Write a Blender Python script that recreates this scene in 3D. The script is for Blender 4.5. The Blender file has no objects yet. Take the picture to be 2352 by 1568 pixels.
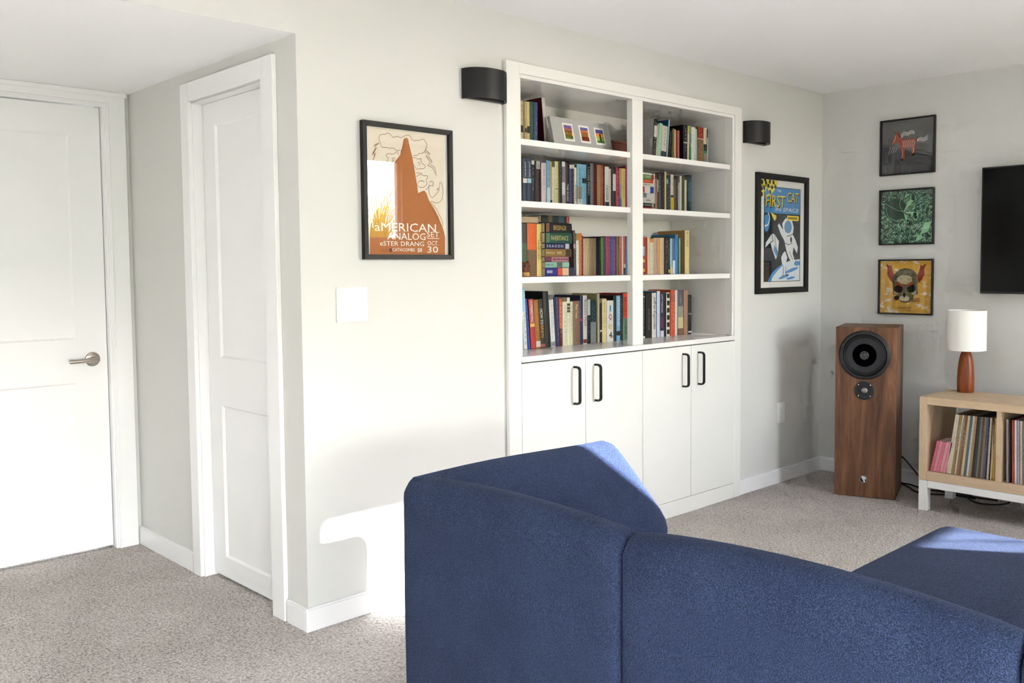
import bpy, bmesh, math, random
from mathutils import Vector, Matrix
scene = bpy.context.scene
COL = scene.collection
# ------------------------------------------------------------------ camera
cam_d = bpy.data.cameras.new('camera'); cam = bpy.data.objects.new('camera', cam_d); COL.objects.link(cam)
cam_d.sensor_fit = 'HORIZONTAL'; cam_d.sensor_width = 36.0; cam_d.lens = 2115.598 * 36.0 / 2352
cam_d.shift_x = (1176 - 1228.80) / 2352; cam_d.shift_y = (732.224 - 784) / 2352
cam_d.clip_start = .02; cam_d.clip_end = 200
YAW, PIT, ROLL = 0.7727, -0.0563, -0.0080
fw = Vector((math.sin(YAW)*math.cos(PIT), math.cos(YAW)*math.cos(PIT), math.sin(PIT)))
rt = Vector((math.cos(YAW), -math.sin(YAW), 0)); up = rt.cross(fw)
rr = rt*math.cos(ROLL) + up*math.sin(ROLL); uu = -rt*math.sin(ROLL) + up*math.cos(ROLL)
mw = Matrix((rr, uu, -fw)).transposed().to_4x4(); mw.translation = (-1.6764, -2.8984, 1.3001)
cam.matrix_world = mw
scene.camera = cam
# ------------------------------------------------------------------ world, sun, daylight portals, exposure
wd = bpy.data.worlds.new('world'); scene.world = wd; wd.use_nodes = True
wn = wd.node_tree.nodes; wl = wd.node_tree.links; wn.clear()
wo = wn.new('ShaderNodeOutputWorld'); wb = wn.new('ShaderNodeBackground'); sky = wn.new('ShaderNodeTexSky')
sky.sky_type = 'NISHITA'; sky.sun_disc = False; sky.sun_elevation = math.radians(23); sky.sun_rotation = math.radians(147)
sky.air_density = 1.0; sky.dust_density = .6; sky.ozone_density = 1.0
hs = wn.new('ShaderNodeHueSaturation'); hs.inputs['Saturation'].default_value = .3
wl.new(sky.outputs[0], hs.inputs['Color']); wl.new(hs.outputs[0], wb.inputs[0]); wb.inputs[1].default_value = SKY_STRENGTH = 1.9
wl.new(wb.outputs[0], wo.inputs[0])
SUN_DIR = Vector((-.65, 1.0, -.50)).normalized()
sd = bpy.data.lights.new('sun', 'SUN'); sun = bpy.data.objects.new('sun', sd); COL.objects.link(sun)
sd.energy = 23.0; sd.angle = math.radians(.6); sd.color = (.94, .97, 1)
sun.rotation_euler = SUN_DIR.to_track_quat('-Z', 'Y').to_euler(); sun.location = (6, -9, 5)
YS = -3.60            # inner face of the window wall
OPEN = [(2.414, 3.06, 1.53, 2.235), (2.50, 3.65, .30, 1.42), (-1.95, .20, 0.0, 2.10), (-3.05, -2.20, .98, 2.05)]  # second and last openings are added to let in more light
for i, (a, b, c, d) in enumerate(OPEN):
    pl = bpy.data.lights.new('window_portal', 'AREA'); po = bpy.data.objects.new('window_portal', pl); COL.objects.link(po)
    pl.shape = 'RECTANGLE'; pl.size = b - a; pl.size_y = d - c; pl.cycles.is_portal = True
    po.location = ((a+b)/2, YS-.13, (c+d)/2); po.rotation_euler = (math.radians(90), 0, 0)
vs = scene.view_settings; vs.view_transform = 'Standard'; vs.look = 'None'; vs.gamma = 1.0; vs.use_curve_mapping = False
vs.exposure = 1.04
try:
    scene.cycles.max_bounces = 5; scene.cycles.diffuse_bounces = 4; scene.cycles.glossy_bounces = 3; scene.cycles.transmission_bounces = 2; scene.cycles.transparent_max_bounces = 8
    scene.cycles.use_adaptive_sampling = True; scene.cycles.adaptive_threshold = .12; scene.cycles.adaptive_min_samples = 12
    scene.cycles.sample_clamp_indirect = 8.0; scene.cycles.caustics_reflective = False; scene.cycles.caustics_refractive = False
except Exception: pass
# ------------------------------------------------------------------ materials
def lin(h):
    if not isinstance(h, str): return tuple(h)
    r = []
    for i in (0, 2, 4):
        c = int(h[i:i+2], 16)/255; r.append(c/12.92 if c <= .04045 else ((c+.055)/1.055)**2.4)
    return tuple(r)
MATS = {}
def nodes(name):
    m = bpy.data.materials.new(name); m.use_nodes = True
    nt = m.node_tree; p = nt.nodes['Principled BSDF']
    return m, nt, p
def coords(nt, scale=(1, 1, 1), gen='Object'):
    tc = nt.nodes.new('ShaderNodeTexCoord'); mp = nt.nodes.new('ShaderNodeMapping'); mp.inputs['Scale'].default_value = scale
    nt.links.new(tc.outputs[gen], mp.inputs[0]); return mp.outputs[0]
def noise(nt, vec, scale, detail=3, rough=.55):
    n = nt.nodes.new('ShaderNodeTexNoise'); n.inputs['Scale'].default_value = scale; n.inputs['Detail'].default_value = detail; n.inputs['Roughness'].default_value = rough
    nt.links.new(vec, n.inputs['Vector']); return n
def ramp(nt, fac, stops):
    r = nt.nodes.new('ShaderNodeValToRGB'); e = r.color_ramp.elements
    while len(e) < len(stops): e.new(.5)
    for k, (pos, c) in enumerate(stops): e[k].position = pos; e[k].color = (*lin(c), 1)
    nt.links.new(fac, r.inputs[0]); return r.outputs[0]
def bump(nt, p, h, strength, dist):
    b = nt.nodes.new('ShaderNodeBump'); b.inputs['Strength'].default_value = strength; b.inputs['Distance'].default_value = dist
    nt.links.new(h, b.inputs['Height']); nt.links.new(b.outputs[0], p.inputs['Normal'])
def shade(h, k):
    return tuple(min(1, max(0, c*k)) for c in lin(h))
def M(h, rough=.55, name=None, spec=.4, var=.06, scale=30, metal=0.0, bmp=0.0, bscale=300):
    key = (h, rough, name, spec, var, metal, bmp)
    if key in MATS: return MATS[key]
    m, nt, p = nodes(name or 'paint_'+str(h))
    v = coords(nt); n = noise(nt, v, scale)
    c = ramp(nt, n.outputs[0], [(.3, shade(h, 1-var)), (.7, shade(h, 1+var))])
    nt.links.new(c, p.inputs['Base Color']); p.inputs['Roughness'].default_value = rough
    p.inputs['Specular IOR Level'].default_value = spec; p.inputs['Metallic'].default_value = metal
    if bmp: bump(nt, p, noise(nt, v, bscale, 2).outputs[0], bmp, .002)
    MATS[key] = m; return m
def wall_mat():
    m, nt, p = nodes('wall_paint'); v = coords(nt)
    c = ramp(nt, noise(nt, v, 1.5).outputs[0], [(.3, WALLC[0]), (.7, WALLC[1])]); nt.links.new(c, p.inputs['Base Color'])
    p.inputs['Roughness'].default_value = .75; p.inputs['Specular IOR Level'].default_value = .25
    bump(nt, p, noise(nt, v, 260, 3).outputs[0], .12, .002); return m
WALLC = ('d6d6d3', 'd9d9d6')
MW = wall_mat()
MCEIL = M('f9f9fa', .9, 'ceiling_paint', .1, .01, 2)
MTRIM = M('f0f0f1', .32, 'white_trim_enamel', .5, .01, 3)
MDOOR = M('f1f1f2', .38, 'white_door_enamel', .5, .01, 3)
MCAB = M('e9e9e5', .38, 'cabinet_white', .45, .01, 3)
MSHELF = M('ebeae8', .22, 'semi_gloss_white', .5, .01, 3)
def carpet_mat():
    m, nt, p = nodes('loop_carpet'); v = coords(nt)
    vo = nt.nodes.new('ShaderNodeTexVoronoi'); vo.inputs['Scale'].default_value = 1.0; vo.inputs['Randomness'].default_value = .8
    v2 = coords(nt, (150, 105, 100)); nt.links.new(v2, vo.inputs['Vector'])
    c1 = ramp(nt, vo.outputs['Distance'], [(.0, 'f2f0ee'), (.5, 'e0dddb'), (.95, 'b0aca9')])
    n = noise(nt, v, 2.2, 4); c2 = ramp(nt, n.outputs[0], [(.3, 'e4e0de'), (.7, 'fdfbfa')])
    n3 = noise(nt, v, 90, 2); c3 = ramp(nt, n3.outputs[0], [(.35, 'd2cdc8'), (.65, 'ffffff')])
    mx = nt.nodes.new('ShaderNodeMix'); mx.data_type = 'RGBA'; mx.blend_type = 'MULTIPLY'; mx.inputs[0].default_value = 1
    nt.links.new(c1, mx.inputs[6]); nt.links.new(c2, mx.inputs[7])
    my = nt.nodes.new('ShaderNodeMix'); my.data_type = 'RGBA'; my.blend_type = 'MULTIPLY'; my.inputs[0].default_value = .8
    nt.links.new(mx.outputs[2], my.inputs[6]); nt.links.new(c3, my.inputs[7])
    nt.links.new(my.outputs[2], p.inputs['Base Color']); p.inputs['Roughness'].default_value = 1; p.inputs['Specular IOR Level'].default_value = 0
    inv = nt.nodes.new('ShaderNodeMath'); inv.operation = 'SUBTRACT'; inv.inputs[0].default_value = 1; nt.links.new(vo.outputs['Distance'], inv.inputs[1])
    bump(nt, p, inv.outputs[0], .9, .006); return m
def fabric_mat():
    m, nt, p = nodes('blue_twill'); v = coords(nt)
    n1 = noise(nt, coords(nt, (880, 880, 300)), 1, 2); n2 = noise(nt, coords(nt, (300, 300, 880)), 1, 2); n3 = noise(nt, v, 6, 3)
    a = nt.nodes.new('ShaderNodeMath'); a.operation = 'ADD'; nt.links.new(n1.outputs[0], a.inputs[0]); nt.links.new(n2.outputs[0], a.inputs[1])
    b = nt.nodes.new('ShaderNodeMath'); b.operation = 'MULTIPLY'; b.inputs[1].default_value = .5; nt.links.new(a.outputs[0], b.inputs[0])
    c = ramp(nt, b.outputs[0], [(.38, '18213a'), (.5, '2b3652'), (.62, '485576')])
    c2 = ramp(nt, n3.outputs[0], [(.3, 'e6e6ea'), (.7, 'ffffff')])
    mx = nt.nodes.new('ShaderNodeMix'); mx.data_type = 'RGBA'; mx.blend_type = 'MULTIPLY'; mx.inputs[0].default_value = 1
    nt.links.new(c, mx.inputs[6]); nt.links.new(c2, mx.inputs[7]); nt.links.new(mx.outputs[2], p.inputs['Base Color'])
    p.inputs['Roughness'].default_value = .9; p.inputs['Specular IOR Level'].default_value = .15
    p.inputs['Sheen Weight'].default_value = .06; p.inputs['Sheen Roughness'].default_value = .5; p.inputs['Sheen Tint'].default_value = (.6, .7, 1, 1)
    bump(nt, p, b.outputs[0], .6, .002); return m
def wood_mat(name, stops, grain=(14, 14, .8), rough=.4, dist=1.2, fine=.25):
    m, nt, p = nodes(name); v = coords(nt, grain)
    n0 = noise(nt, v, 1.0, 5, .6); n0.inputs['Distortion'].default_value = dist
    n1 = noise(nt, coords(nt, tuple(g*14 for g in grain)), 1.0, 2)
    mm = nt.nodes.new('ShaderNodeMix'); mm.data_type = 'FLOAT'; mm.inputs[0].default_value = fine
    nt.links.new(n0.outputs[0], mm.inputs[2]); nt.links.new(n1.outputs[0], mm.inputs[3])
    nt.links.new(ramp(nt, mm.outputs[0], stops), p.inputs['Base Color']); p.inputs['Roughness'].default_value = rough
    p.inputs['Specular IOR Level'].default_value = .35
    bump(nt, p, n1.outputs[0], .08, .001); return m
def glass_mat(name='clear_glass', tint=(1, 1, 1)):
    m = bpy.data.materials.new(name); m.use_nodes = True; nt = m.node_tree; nt.nodes.clear()
    o = nt.nodes.new('ShaderNodeOutputMaterial'); mx = nt.nodes.new('ShaderNodeMixShader'); t = nt.nodes.new('ShaderNodeBsdfTransparent')
    g = nt.nodes.new('ShaderNodeBsdfGlossy'); f = nt.nodes.new('ShaderNodeFresnel'); 
    gm = nt.nodes.new('ShaderNodeNewGeometry'); ir = nt.nodes.new('ShaderNodeMapRange'); ir.inputs['To Min'].default_value = 1.5; ir.inputs['To Max'].default_value = 1/1.5
    nt.links.new(gm.outputs['Backfacing'], ir.inputs['Value']); nt.links.new(ir.outputs[0], f.inputs[0])       # same reflectance on both faces of a thin pane
    g.inputs['Roughness'].default_value = .0; t.inputs[0].default_value = (*tint, 1)
    nt.links.new(f.outputs[0], mx.inputs[0]); nt.links.new(t.outputs[0], mx.inputs[1]); nt.links.new(g.outputs[0], mx.inputs[2]); nt.links.new(mx.outputs[0], o.inputs[0])
    return m
MCARPET = carpet_mat(); MFAB = fabric_mat(); MGLASS = glass_mat()
MWAL = wood_mat('walnut_veneer', [(.3, '382318'), (.42, '5a3b29'), (.55, '754f37'), (.68, '8a6245')], (11, 11, .8), .42, 2.2)
MOAK = wood_mat('pale_oak_foil', [(.3, 'bfa384'), (.5, 'd2b898'), (.7, 'ddc6a8')], (2, 2, 40), .5, .6, .5)
MOAKV = wood_mat('pale_oak_upright', [(.3, 'bfa384'), (.5, 'd2b898'), (.7, 'ddc6a8')], (40, 40, 2), .5, .6, .5)
MTEAK = wood_mat('turned_teak', [(.3, '5a2812'), (.5, '8a4420'), (.7, 'a4572c')], (30, 30, 1.5), .32, .8)
MBLK = M('17171a', .45, 'matt_black', .4, .1)
MBLKWOOD = wood_mat('black_stained_wood', [(.3, '070708'), (.7, '19191a')], (6, 6, 6), .5, .5)
MNICKEL = M('b8b0a8', .28, 'satin_nickel', .5, .03, 40, 1.0)
MPAGE = M('e9e0c8', .9, 'page_edges', .1, .06, 200)
MPLAST = M('f4f4f4', .3, 'white_plastic', .5, .005)
MWHITEMET = M('efefee', .4, 'white_lacquer', .5, .01)
# ------------------------------------------------------------------ mesh helpers
ORG = {}
class MB:
    def __init__(s): s.v = []; s.f = []
    def box(s, x0, x1, y0, y1, z0, z1):
        if x0 > x1: x0, x1 = x1, x0
        if y0 > y1: y0, y1 = y1, y0
        if z0 > z1: z0, z1 = z1, z0
        n = len(s.v)
        s.v += [(x0,y0,z0),(x1,y0,z0),(x1,y1,z0),(x0,y1,z0),(x0,y0,z1),(x1,y0,z1),(x1,y1,z1),(x0,y1,z1)]
        s.f += [tuple(n+i for i in q) for q in ((0,3,2,1),(4,5,6,7),(0,1,5,4),(1,2,6,5),(2,3,7,6),(3,0,4,7))]; return s
    def poly(s, pts):
        n = len(s.v); s.v += [tuple(p) for p in pts]; s.f.append(tuple(range(n, n+len(pts)))); return s
    def prism(s, a, b):
        n = len(s.v); k = len(a); s.v += [tuple(p) for p in a] + [tuple(p) for p in b]
        s.f.append(tuple(n+i for i in range(k))[::-1]); s.f.append(tuple(n+k+i for i in range(k)))
        for i in range(k): j = (i+1) % k; s.f.append((n+i, n+j, n+k+j, n+k+i))
        return s
    def loft(s, rings, cap=True, closed=True):
        n = len(s.v); k = len(rings[0])
        for r in rings: s.v += [tuple(p) for p in r]
        for a in range(len(rings)-1):
            for i in range(k if closed else k-1):
                j = (i+1) % k; s.f.append((n+a*k+i, n+a*k+j, n+(a+1)*k+j, n+(a+1)*k+i))
        if cap: s.f.append(tuple(n+i for i in range(k))[::-1]); s.f.append(tuple(n+(len(rings)-1)*k+i for i in range(k)))
        return s
    def lathe(s, prof, c=(0, 0, 0), ax='z', n=32, cap=True):
        R = []
        for r, h in prof:
            ring = []
            for i in range(n):
                a = 2*math.pi*i/n; x, y = r*math.cos(a), r*math.sin(a)
                p = (x, y, h) if ax == 'z' else ((h, x, y) if ax == 'x' else (y, h, x))
                ring.append((c[0]+p[0], c[1]+p[1], c[2]+p[2]))
            R.append(ring)
        return s.loft(R, cap)
    def tube(s, pts, r, n=8):
        pts = [Vector(p) for p in pts]; R = []; u = None
        for i, p in enumerate(pts):
            d = (pts[min(i+1, len(pts)-1)] - pts[max(i-1, 0)]).normalized()
            if u is None:
                u = d.orthogonal().normalized()
            u = (u - d*u.dot(d)).normalized(); w = d.cross(u)
            R.append([p + (u*math.cos(2*math.pi*k/n) + w*math.sin(2*math.pi*k/n))*r for k in range(n)])
        return s.loft(R)
    def ribbon(s, pts, w, y, closed=False):      # flat line drawing in the xz plane
        P = list(pts) + ([pts[0]] if closed else [])
        for (a, b), (c, d) in zip(P, P[1:]):
            L = math.hypot(c-a, d-b)
            if L < 1e-6: continue
            ex, ez = (c-a)/L*w*.4, (d-b)/L*w*.4; nx, nz = -(d-b)/L*w/2, (c-a)/L*w/2
            s.poly([(a-ex+nx, y, b-ez+nz), (a-ex-nx, y, b-ez-nz), (c+ex-nx, y, d+ez-nz), (c+ex+nx, y, d+ez+nz)])
        return s
    def build(s, name, mat, parent=None, smooth=False, bevel=0.0, seg=2, loc=None, recalc=True, subsurf=0):
        if parent is not None: o0 = ORG[parent.name]
        elif loc is not None: o0 = Vector(loc)
        else:
            xs, ys, zs = zip(*s.v); o0 = Vector(((min(xs)+max(xs))/2, (min(ys)+max(ys))/2, min(zs)))
        me = bpy.data.meshes.new(name); me.from_pydata([tuple(Vector(p)-o0) for p in s.v], [], s.f)
        bm = bmesh.new(); bm.from_mesh(me)
        if recalc: bmesh.ops.recalc_face_normals(bm, faces=bm.faces)
        if bevel:
            ed = [e for e in bm.edges if len(e.link_faces) == 2 and e.calc_face_angle(0) > .5]
            bmesh.ops.bevel(bm, geom=ed, offset=bevel, segments=seg, profile=.5, affect='EDGES', clamp_overlap=True)
        big = [f for f in bm.faces if len(f.verts) > 4]
        if big: bmesh.ops.triangulate(bm, faces=big)
        bm.to_mesh(me); bm.free()
        if smooth:
            for p in me.polygons: p.use_smooth = True
            try: me.set_sharp_from_angle(angle=math.radians(40))
            except Exception: pass
        me.materials.append(mat)
        ob = bpy.data.objects.new(name, me); COL.objects.link(ob)
        if parent is not None: ob.parent = parent
        else: ob.location = o0
        ORG[ob.name] = o0
        if subsurf:
            sm = ob.modifiers.new('subsurf', 'SUBSURF'); sm.levels = subsurf; sm.render_levels = subsurf
        return ob
def thing(name, label, cat, loc, group=None, rot=(0, 0, 0)):
    o = bpy.data.objects.new(name, None); COL.objects.link(o); o.location = loc; o.rotation_euler = rot; o.empty_display_size = .05
    o['label'] = label; o['category'] = cat
    if group: o['group'] = group
    ORG[o.name] = Vector(loc) if not any(rot) else Vector((0, 0, 0)); return o
def tag(o, label, cat, group=None):
    o['label'] = label; o['category'] = cat
    if group: o['group'] = group
    return o
def struct(o, label=None, cat=None):
    o['kind'] = 'structure'
    if label: o['label'] = label
    if cat: o['category'] = cat
    return o
TXT = {}
def text_geo(t, shear=0.0):
    if (t, shear) in TXT: return TXT[(t, shear)]
    cu = bpy.data.curves.new('lettering_curve', 'FONT'); cu.body = t; cu.resolution_u = 2; cu.shear = shear
    ob = bpy.data.objects.new('lettering_curve', cu); COL.objects.link(ob); bpy.context.view_layer.update()
    me = bpy.data.meshes.new_from_object(ob.evaluated_get(bpy.context.evaluated_depsgraph_get()))
    vs_ = [(v.co.x, v.co.y) for v in me.vertices]; fs = [tuple(p.vertices) for p in me.polygons]
    bpy.data.objects.remove(ob); bpy.data.meshes.remove(me); bpy.data.curves.remove(cu)
    x0 = min(a for a, b in vs_); x1 = max(a for a, b in vs_); y0 = min(b for a, b in vs_); y1 = max(b for a, b in vs_)
    g = ([((a-x0)/(x1-x0), (b-y0)/(y1-y0)) for a, b in vs_], fs, (x1-x0)/(y1-y0)); TXT[(t, shear)] = g; return g
def put_text(mb, t, O, U, V, shear=0.0, fit=None):
    """place text in the box O + a*U + b*V (U reading direction, V up)"""
    vs_, fs, asp = text_geo(t, shear); n = len(mb.v); O, U, V = Vector(O), Vector(U), Vector(V)
    if fit:                                           # keep letter aspect within the box
        k = min(1, (U.length/V.length)/asp*1.25); U2 = U; V2 = V
        if U.length/V.length > asp*1.5: U2 = U*(asp*1.5*V.length/U.length); O = O + (U-U2)/2
        if k < .75: V2 = V*(k/.75); O = O + (V-V2)/2
        U, V = U2, V2
    mb.v += [tuple(O+U*a+V*b) for a, b in vs_]; mb.f += [tuple(n+i for i in f) for f in fs]; return mb
BOOKS=[
['L1', 1.2684, 0.0204, 0.2115, 0.0, 'd9cb98', 'cream cloth book with dark band', {'b': [(0.66, 0.85, '2c2a24')], 'r': '3a3424'}],
['L1', 1.2897, 0.0091, 0.2101, 0.0, 'a8905c', 'narrow brown-edged cream book', {'r': '2a2016'}],
['L1', 1.2996, 0.0133, 0.2126, 0.0, 'cdb988', 'plain cream cloth book', {'b': [(0.72, 0.84, '5a4c34')]}],
['L1', 1.3139, 0.0177, 0.2124, 0.0, 'ddd092', 'yellow-cream cloth book with dark band', {'b': [(0.66, 0.85, '33312a')]}],
['L1', 1.333, 0.0273, 0.2152, 0.0, '2f4c44', 'dark green cloth hardback', {'r': '6f8a78'}],
['L1', 1.3612, 0.0226, 0.2149, 0.0, '3a557f', 'slate blue cloth hardback', {'r': '8fa6c4'}],
['L1', 1.434, 0.0202, 0.2444, -5.29, 'd8d4d0', 'tall picture book with maroon cover leaning left', {'side': '5a1420', 'd': 0.19}],
['R1', 2.1212, 0.0253, 0.209, 4.92, '2c2c2e', 'tall pale book with grey cover', {'side': 'c6c2c4', 'b': [(0.21, 0.56, 'dcdad2')], 'd': 0.19, 'r': 'e8e6e0'}],
['R1', 2.1478, 0.0095, 0.1814, 5.87, 'cfc7ae', 'thin beige paperback', {}],
['R1', 2.1579, 0.0259, 0.1911, 7.44, 'a3d0b4', 'mint green paperback', {'r': 'd8eee0'}],
['R1', 2.1886, 0.044, 0.1797, 6.18, 'd4cfc0', 'beige book with dark foot', {'b': [(0.93, 1, '22302c')], 'r': '8a8578'}],
['R1', 2.2378, 0.0087, 0.2178, 6.15, 'a9d0e4', 'tall pale blue book with navy cover', {'side': '1f4a74', 'd': 0.19}],
['R1', 2.2515, 0.0195, 0.1627, 5.07, '1c1a1c', 'black paperback with grey letters', {'r': 'b0aca8'}],
['R1', 2.2761, 0.0102, 0.1696, 2.97, '231c1c', 'black and brown paperback', {'b': [(0.0, 0.12, '6b5a3c')]}],
['R1', 2.2907, 0.0135, 0.1741, 1.68, '8c7a42', 'mottled gold paperback', {'r': '4a3c1c'}],
['R1', 2.3084, 0.0128, 0.1714, 0.0, 'd8bc7c', 'pale gold paperback', {}],
['R1', 2.3226, 0.0136, 0.1658, 0.0, '7c2420', 'dark red paperback', {'r': 'b86a60'}],
['R1', 2.3372, 0.0155, 0.1686, 0.0, 'b4585c', 'rose red paperback', {'r': 'e0b0a8'}],
['R1', 2.3865, 0.0367, 0.2045, 0.0, '2a2a2c', 'thick black hardback with white lettering', {'side': '141416', 'r': 'd8d6d0', 'd': 0.18, 'b': [(0.56, 0.6, 'c8c4b8')]}],
['R1', 2.4242, 0.014, 0.2023, 0.0, 'dcd6b0', 'cream and yellow paperback', {'b': [(0, 0.25, 'cfc860'), (0.3, 0.6, 'e4c8b8')]}],
['R1', 2.4392, 0.0179, 0.2062, 0.0, '7c8c74', 'sage green paperback', {'b': [(0.25, 0.55, '5e9080'), (0.7, 1, '4f8a5c')]}],
['R1', 2.4584, 0.0367, 0.1992, 0.0, 'e6eae4', 'white paperback with grey letters', {'r': '7c8c84'}],
['R1', 2.4961, 0.0143, 0.192, 0.0, 'b8d2c4', 'pale green paperback', {}],
['R1', 2.5118, 0.059, 0.2056, 0.0, '8c6c4c', 'brown hardback with red jacket top', {'b': [(0, 0.37, '9c3524'), (0.37, 0.4, 'e6d8c0')], 'r': 'd8b49c'}],
['R1', 2.5718, 0.0296, 0.2064, 0.0, 'e4d8b4', 'cream book with dark green block', {'b': [(0.54, 0.77, '1f3028'), (0.77, 0.85, '2f9c6c'), (0.85, 1, '9c9484')], 'r': '8c8048'}],
['R1', 2.6028, 0.0096, 0.2021, 0.0, '3a4044', 'thin charcoal paperback', {'b': [(0.3, 1, 'c8ccc8')]}],
['L2', 1.2742, 0.0068, 0.2143, 0.0, 'e4bcb8', 'thin pale pink book', {'b': [(0.5, 1, '241c20')]}],
['L2', 1.2821, 0.0098, 0.2168, 0.0, '3c2028', 'dark plum paperback', {}],
['L2', 1.293, 0.0279, 0.2184, 0.0, '36465e', 'navy hardback with white label', {'b': [(0.47, 0.58, 'e4e2e8')], 't': 'JOHN IRVING', 'tc': 'd8dce8', 'tf': (0.08, 0.44)}],
['L2', 1.3221, 0.0257, 0.2205, 0.0, '34445c', 'navy hardback with light blue label', {'b': [(0.47, 0.58, 'a4d4ea')], 't': 'JOHN IRVING', 'tc': 'd8dce8', 'tf': (0.08, 0.44)}],
['L2', 1.3488, 0.019, 0.2123, 0.0, '201c20', 'black book with white head', {'b': [(0, 0.1, 'd4d2d0')], 'r': 'e8e4e0'}],
['L2', 1.3689, 0.0089, 0.2107, 0.0, '181414', 'thin black book', {}],
['L2', 1.3789, 0.0275, 0.2121, 0.0, '2c2a28', 'black book with grey picture and red letters', {'b': [(0, 0.2, 'b4b6b0')], 'r': '9a3c34'}],
['L2', 1.4074, 0.0064, 0.2129, 0.0, '1e1618', 'very thin black book', {}],
['L2', 1.4149, 0.0317, 0.2136, 0.0, 'dccacc', 'pale pink hardback', {'b': [(0, 0.04, '4a3850')], 'r': '8c7480'}],
['L2', 1.4488, 0.0241, 0.219, 0.0, '6fa4c8', 'blue paperback with pale foot', {'b': [(0.65, 1, 'b8dcea')], 'r': 'dcecf4'}],
['L2', 1.474, 0.0116, 0.2158, 0.0, 'b8a87c', 'thin tan paperback', {'b': [(0.94, 1, '2c2820')]}],
['L2', 1.4867, 0.018, 0.2136, 0.0, 'e0dcd0', 'off-white book with dark head', {'b': [(0, 0.12, '5a564c')], 'r': 'a49c8c'}],
['L2', 1.5059, 0.024, 0.2193, 0.0, 'd8d28c', 'pale yellow book with black rule', {'b': [(0.655, 0.67, '2a2818')], 'r': '8c8440'}],
['L2', 1.5313, 0.0229, 0.2222, 0.0, '1a1c20', 'black paperback with grey rules', {'r': '8c9094'}],
['L2', 1.5556, 0.0231, 0.2218, 0.0, 'dcdcdc', 'white book with black drawing', {'b': [(0.12, 0.5, '8a8088'), (0.8, 1, 'a0a0a0')]}],
['L2', 1.5798, 0.0263, 0.2173, 0.0, '2a2220', 'brown-black book with white capitals', {'t': 'THE ROAD', 'tc': 'e8e4dc', 'tf': (0.52, 0.95)}],
['L2', 1.6074, 0.0179, 0.2107, 0.0, '3c3a78', 'indigo paperback with white numbered head', {'b': [(0, 0.1, 'dcd8d0')], 'r': 'a4a8d8'}],
['L2', 1.6265, 0.0144, 0.2119, 0.0, '2a2424', 'dark brown paperback with white numbered head', {'b': [(0, 0.1, 'dcd8d0')], 'r': 'c4bcb4'}],
['L2', 1.642, 0.0167, 0.2074, 0.0, 'e4dcd0', 'cream book with black head and capitals', {'b': [(0, 0.045, '181818')], 't': 'RUNAWAY', 'tc': '181818', 'tf': (0.5, 0.93)}],
['L2', 1.6616, 0.0363, 0.2179, 0.0, '88bcd4', 'sky blue hardback with grey and white foot', {'b': [(0.55, 0.87, '98948a'), (0.87, 1, 'd4dcd4')], 'r': '3c6c8c'}],
['L2', 1.699, 0.0298, 0.218, 0.0, '80bedc', 'sky blue hardback with black picture', {'b': [(0.34, 0.47, '20242c')], 'r': '3c80ac'}],
['L2', 1.73, 0.0287, 0.2232, 0.0, '121a24', 'black book with tall white capitals', {'t': 'LOUISE PENNY', 'tc': 'd4e0e0', 'tf': (0.08, 0.78)}],
['L2', 1.7599, 0.0231, 0.2283, 0.0, 'b4b8b4', 'grey hardback', {'r': '606460'}],
['L2', 1.7842, 0.0099, 0.2249, 0.0, '7c3860', 'thin plum to red paperback', {'b': [(0.5, 1, 'a83040')]}],
['L2', 1.7953, 0.0128, 0.2266, 0.0, '9c2c20', 'dark red paperback', {}],
['L2', 1.8093, 0.0253, 0.2253, 0.0, 'e4c894', 'straw yellow hardback', {'r': 'c8a870'}],
['L2', 1.8357, 0.0183, 0.225, 0.0, 'd4603c', 'orange-red paperback with yellow letters', {'r': 'f4d890'}],
['L2', 1.8552, 0.0125, 0.2187, 0.0, '241e20', 'thin black paperback with white letters', {'r': 'c8b8a8'}],
['L2', 1.8689, 0.0305, 0.2191, 0.0, 'e0e2de', 'white hardback with heavy black letters', {'t': 'CAUCASIA', 'tc': '26262a', 'tf': (0.48, 0.86), 'b': [(0.9, 1, '26262a')]}],
['L2', 1.9006, 0.0151, 0.2113, 0.0, 'e0c8c0', 'pale pink and cream paperback', {}],
['L2', 1.9169, 0.0091, 0.2146, 0.0, '181410', 'thin black paperback', {}],
['L2', 1.9272, 0.025, 0.2174, 0.0, '2c2a2c', 'black hardback with long white label', {'b': [(0.16, 0.6, 'dcdad4')]}],
['L2', 1.9534, 0.0264, 0.2212, 0.0, 'a83450', 'crimson hardback with white letters', {'r': 'f0d0d4'}],
['L2', 1.981, 0.0167, 0.2192, 0.0, 'c4a468', 'ochre and grey paperback', {'b': [(0.38, 0.78, 'a8a494'), (0.78, 1, '5c80a8')]}],
['L2', 1.9989, 0.0299, 0.2197, 0.0, 'dcc880', 'yellow hardback with black letters', {'r': '4c4428'}],
['L2', 2.03, 0.0239, 0.2325, 0.0, 'a43458', 'crimson hardback beside the horizontal pile', {'r': 'ecccd4'}],
['R2', 2.2621, 0.0137, 0.2091, 0.0, 'dcd8d4', 'pale grey book beside the horizontal pile', {}],
['R2', 2.277, 0.0194, 0.2102, 0.0, 'a4806c', 'brown paperback', {'b': [(0, 0.15, '5a3c30')], 'r': '6c4c3c'}],
['R2', 2.2976, 0.0076, 0.1782, 0.0, 'd4c8bc', 'thin cream and maroon book', {'b': [(0.4, 1, '4c2024')]}],
['R2', 2.3064, 0.0196, 0.214, 0.0, '4c4c54', 'charcoal book with white letters', {'r': 'd8dce0'}],
['R2', 2.3272, 0.0083, 0.2193, 0.0, '121214', 'very thin black book', {}],
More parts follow.
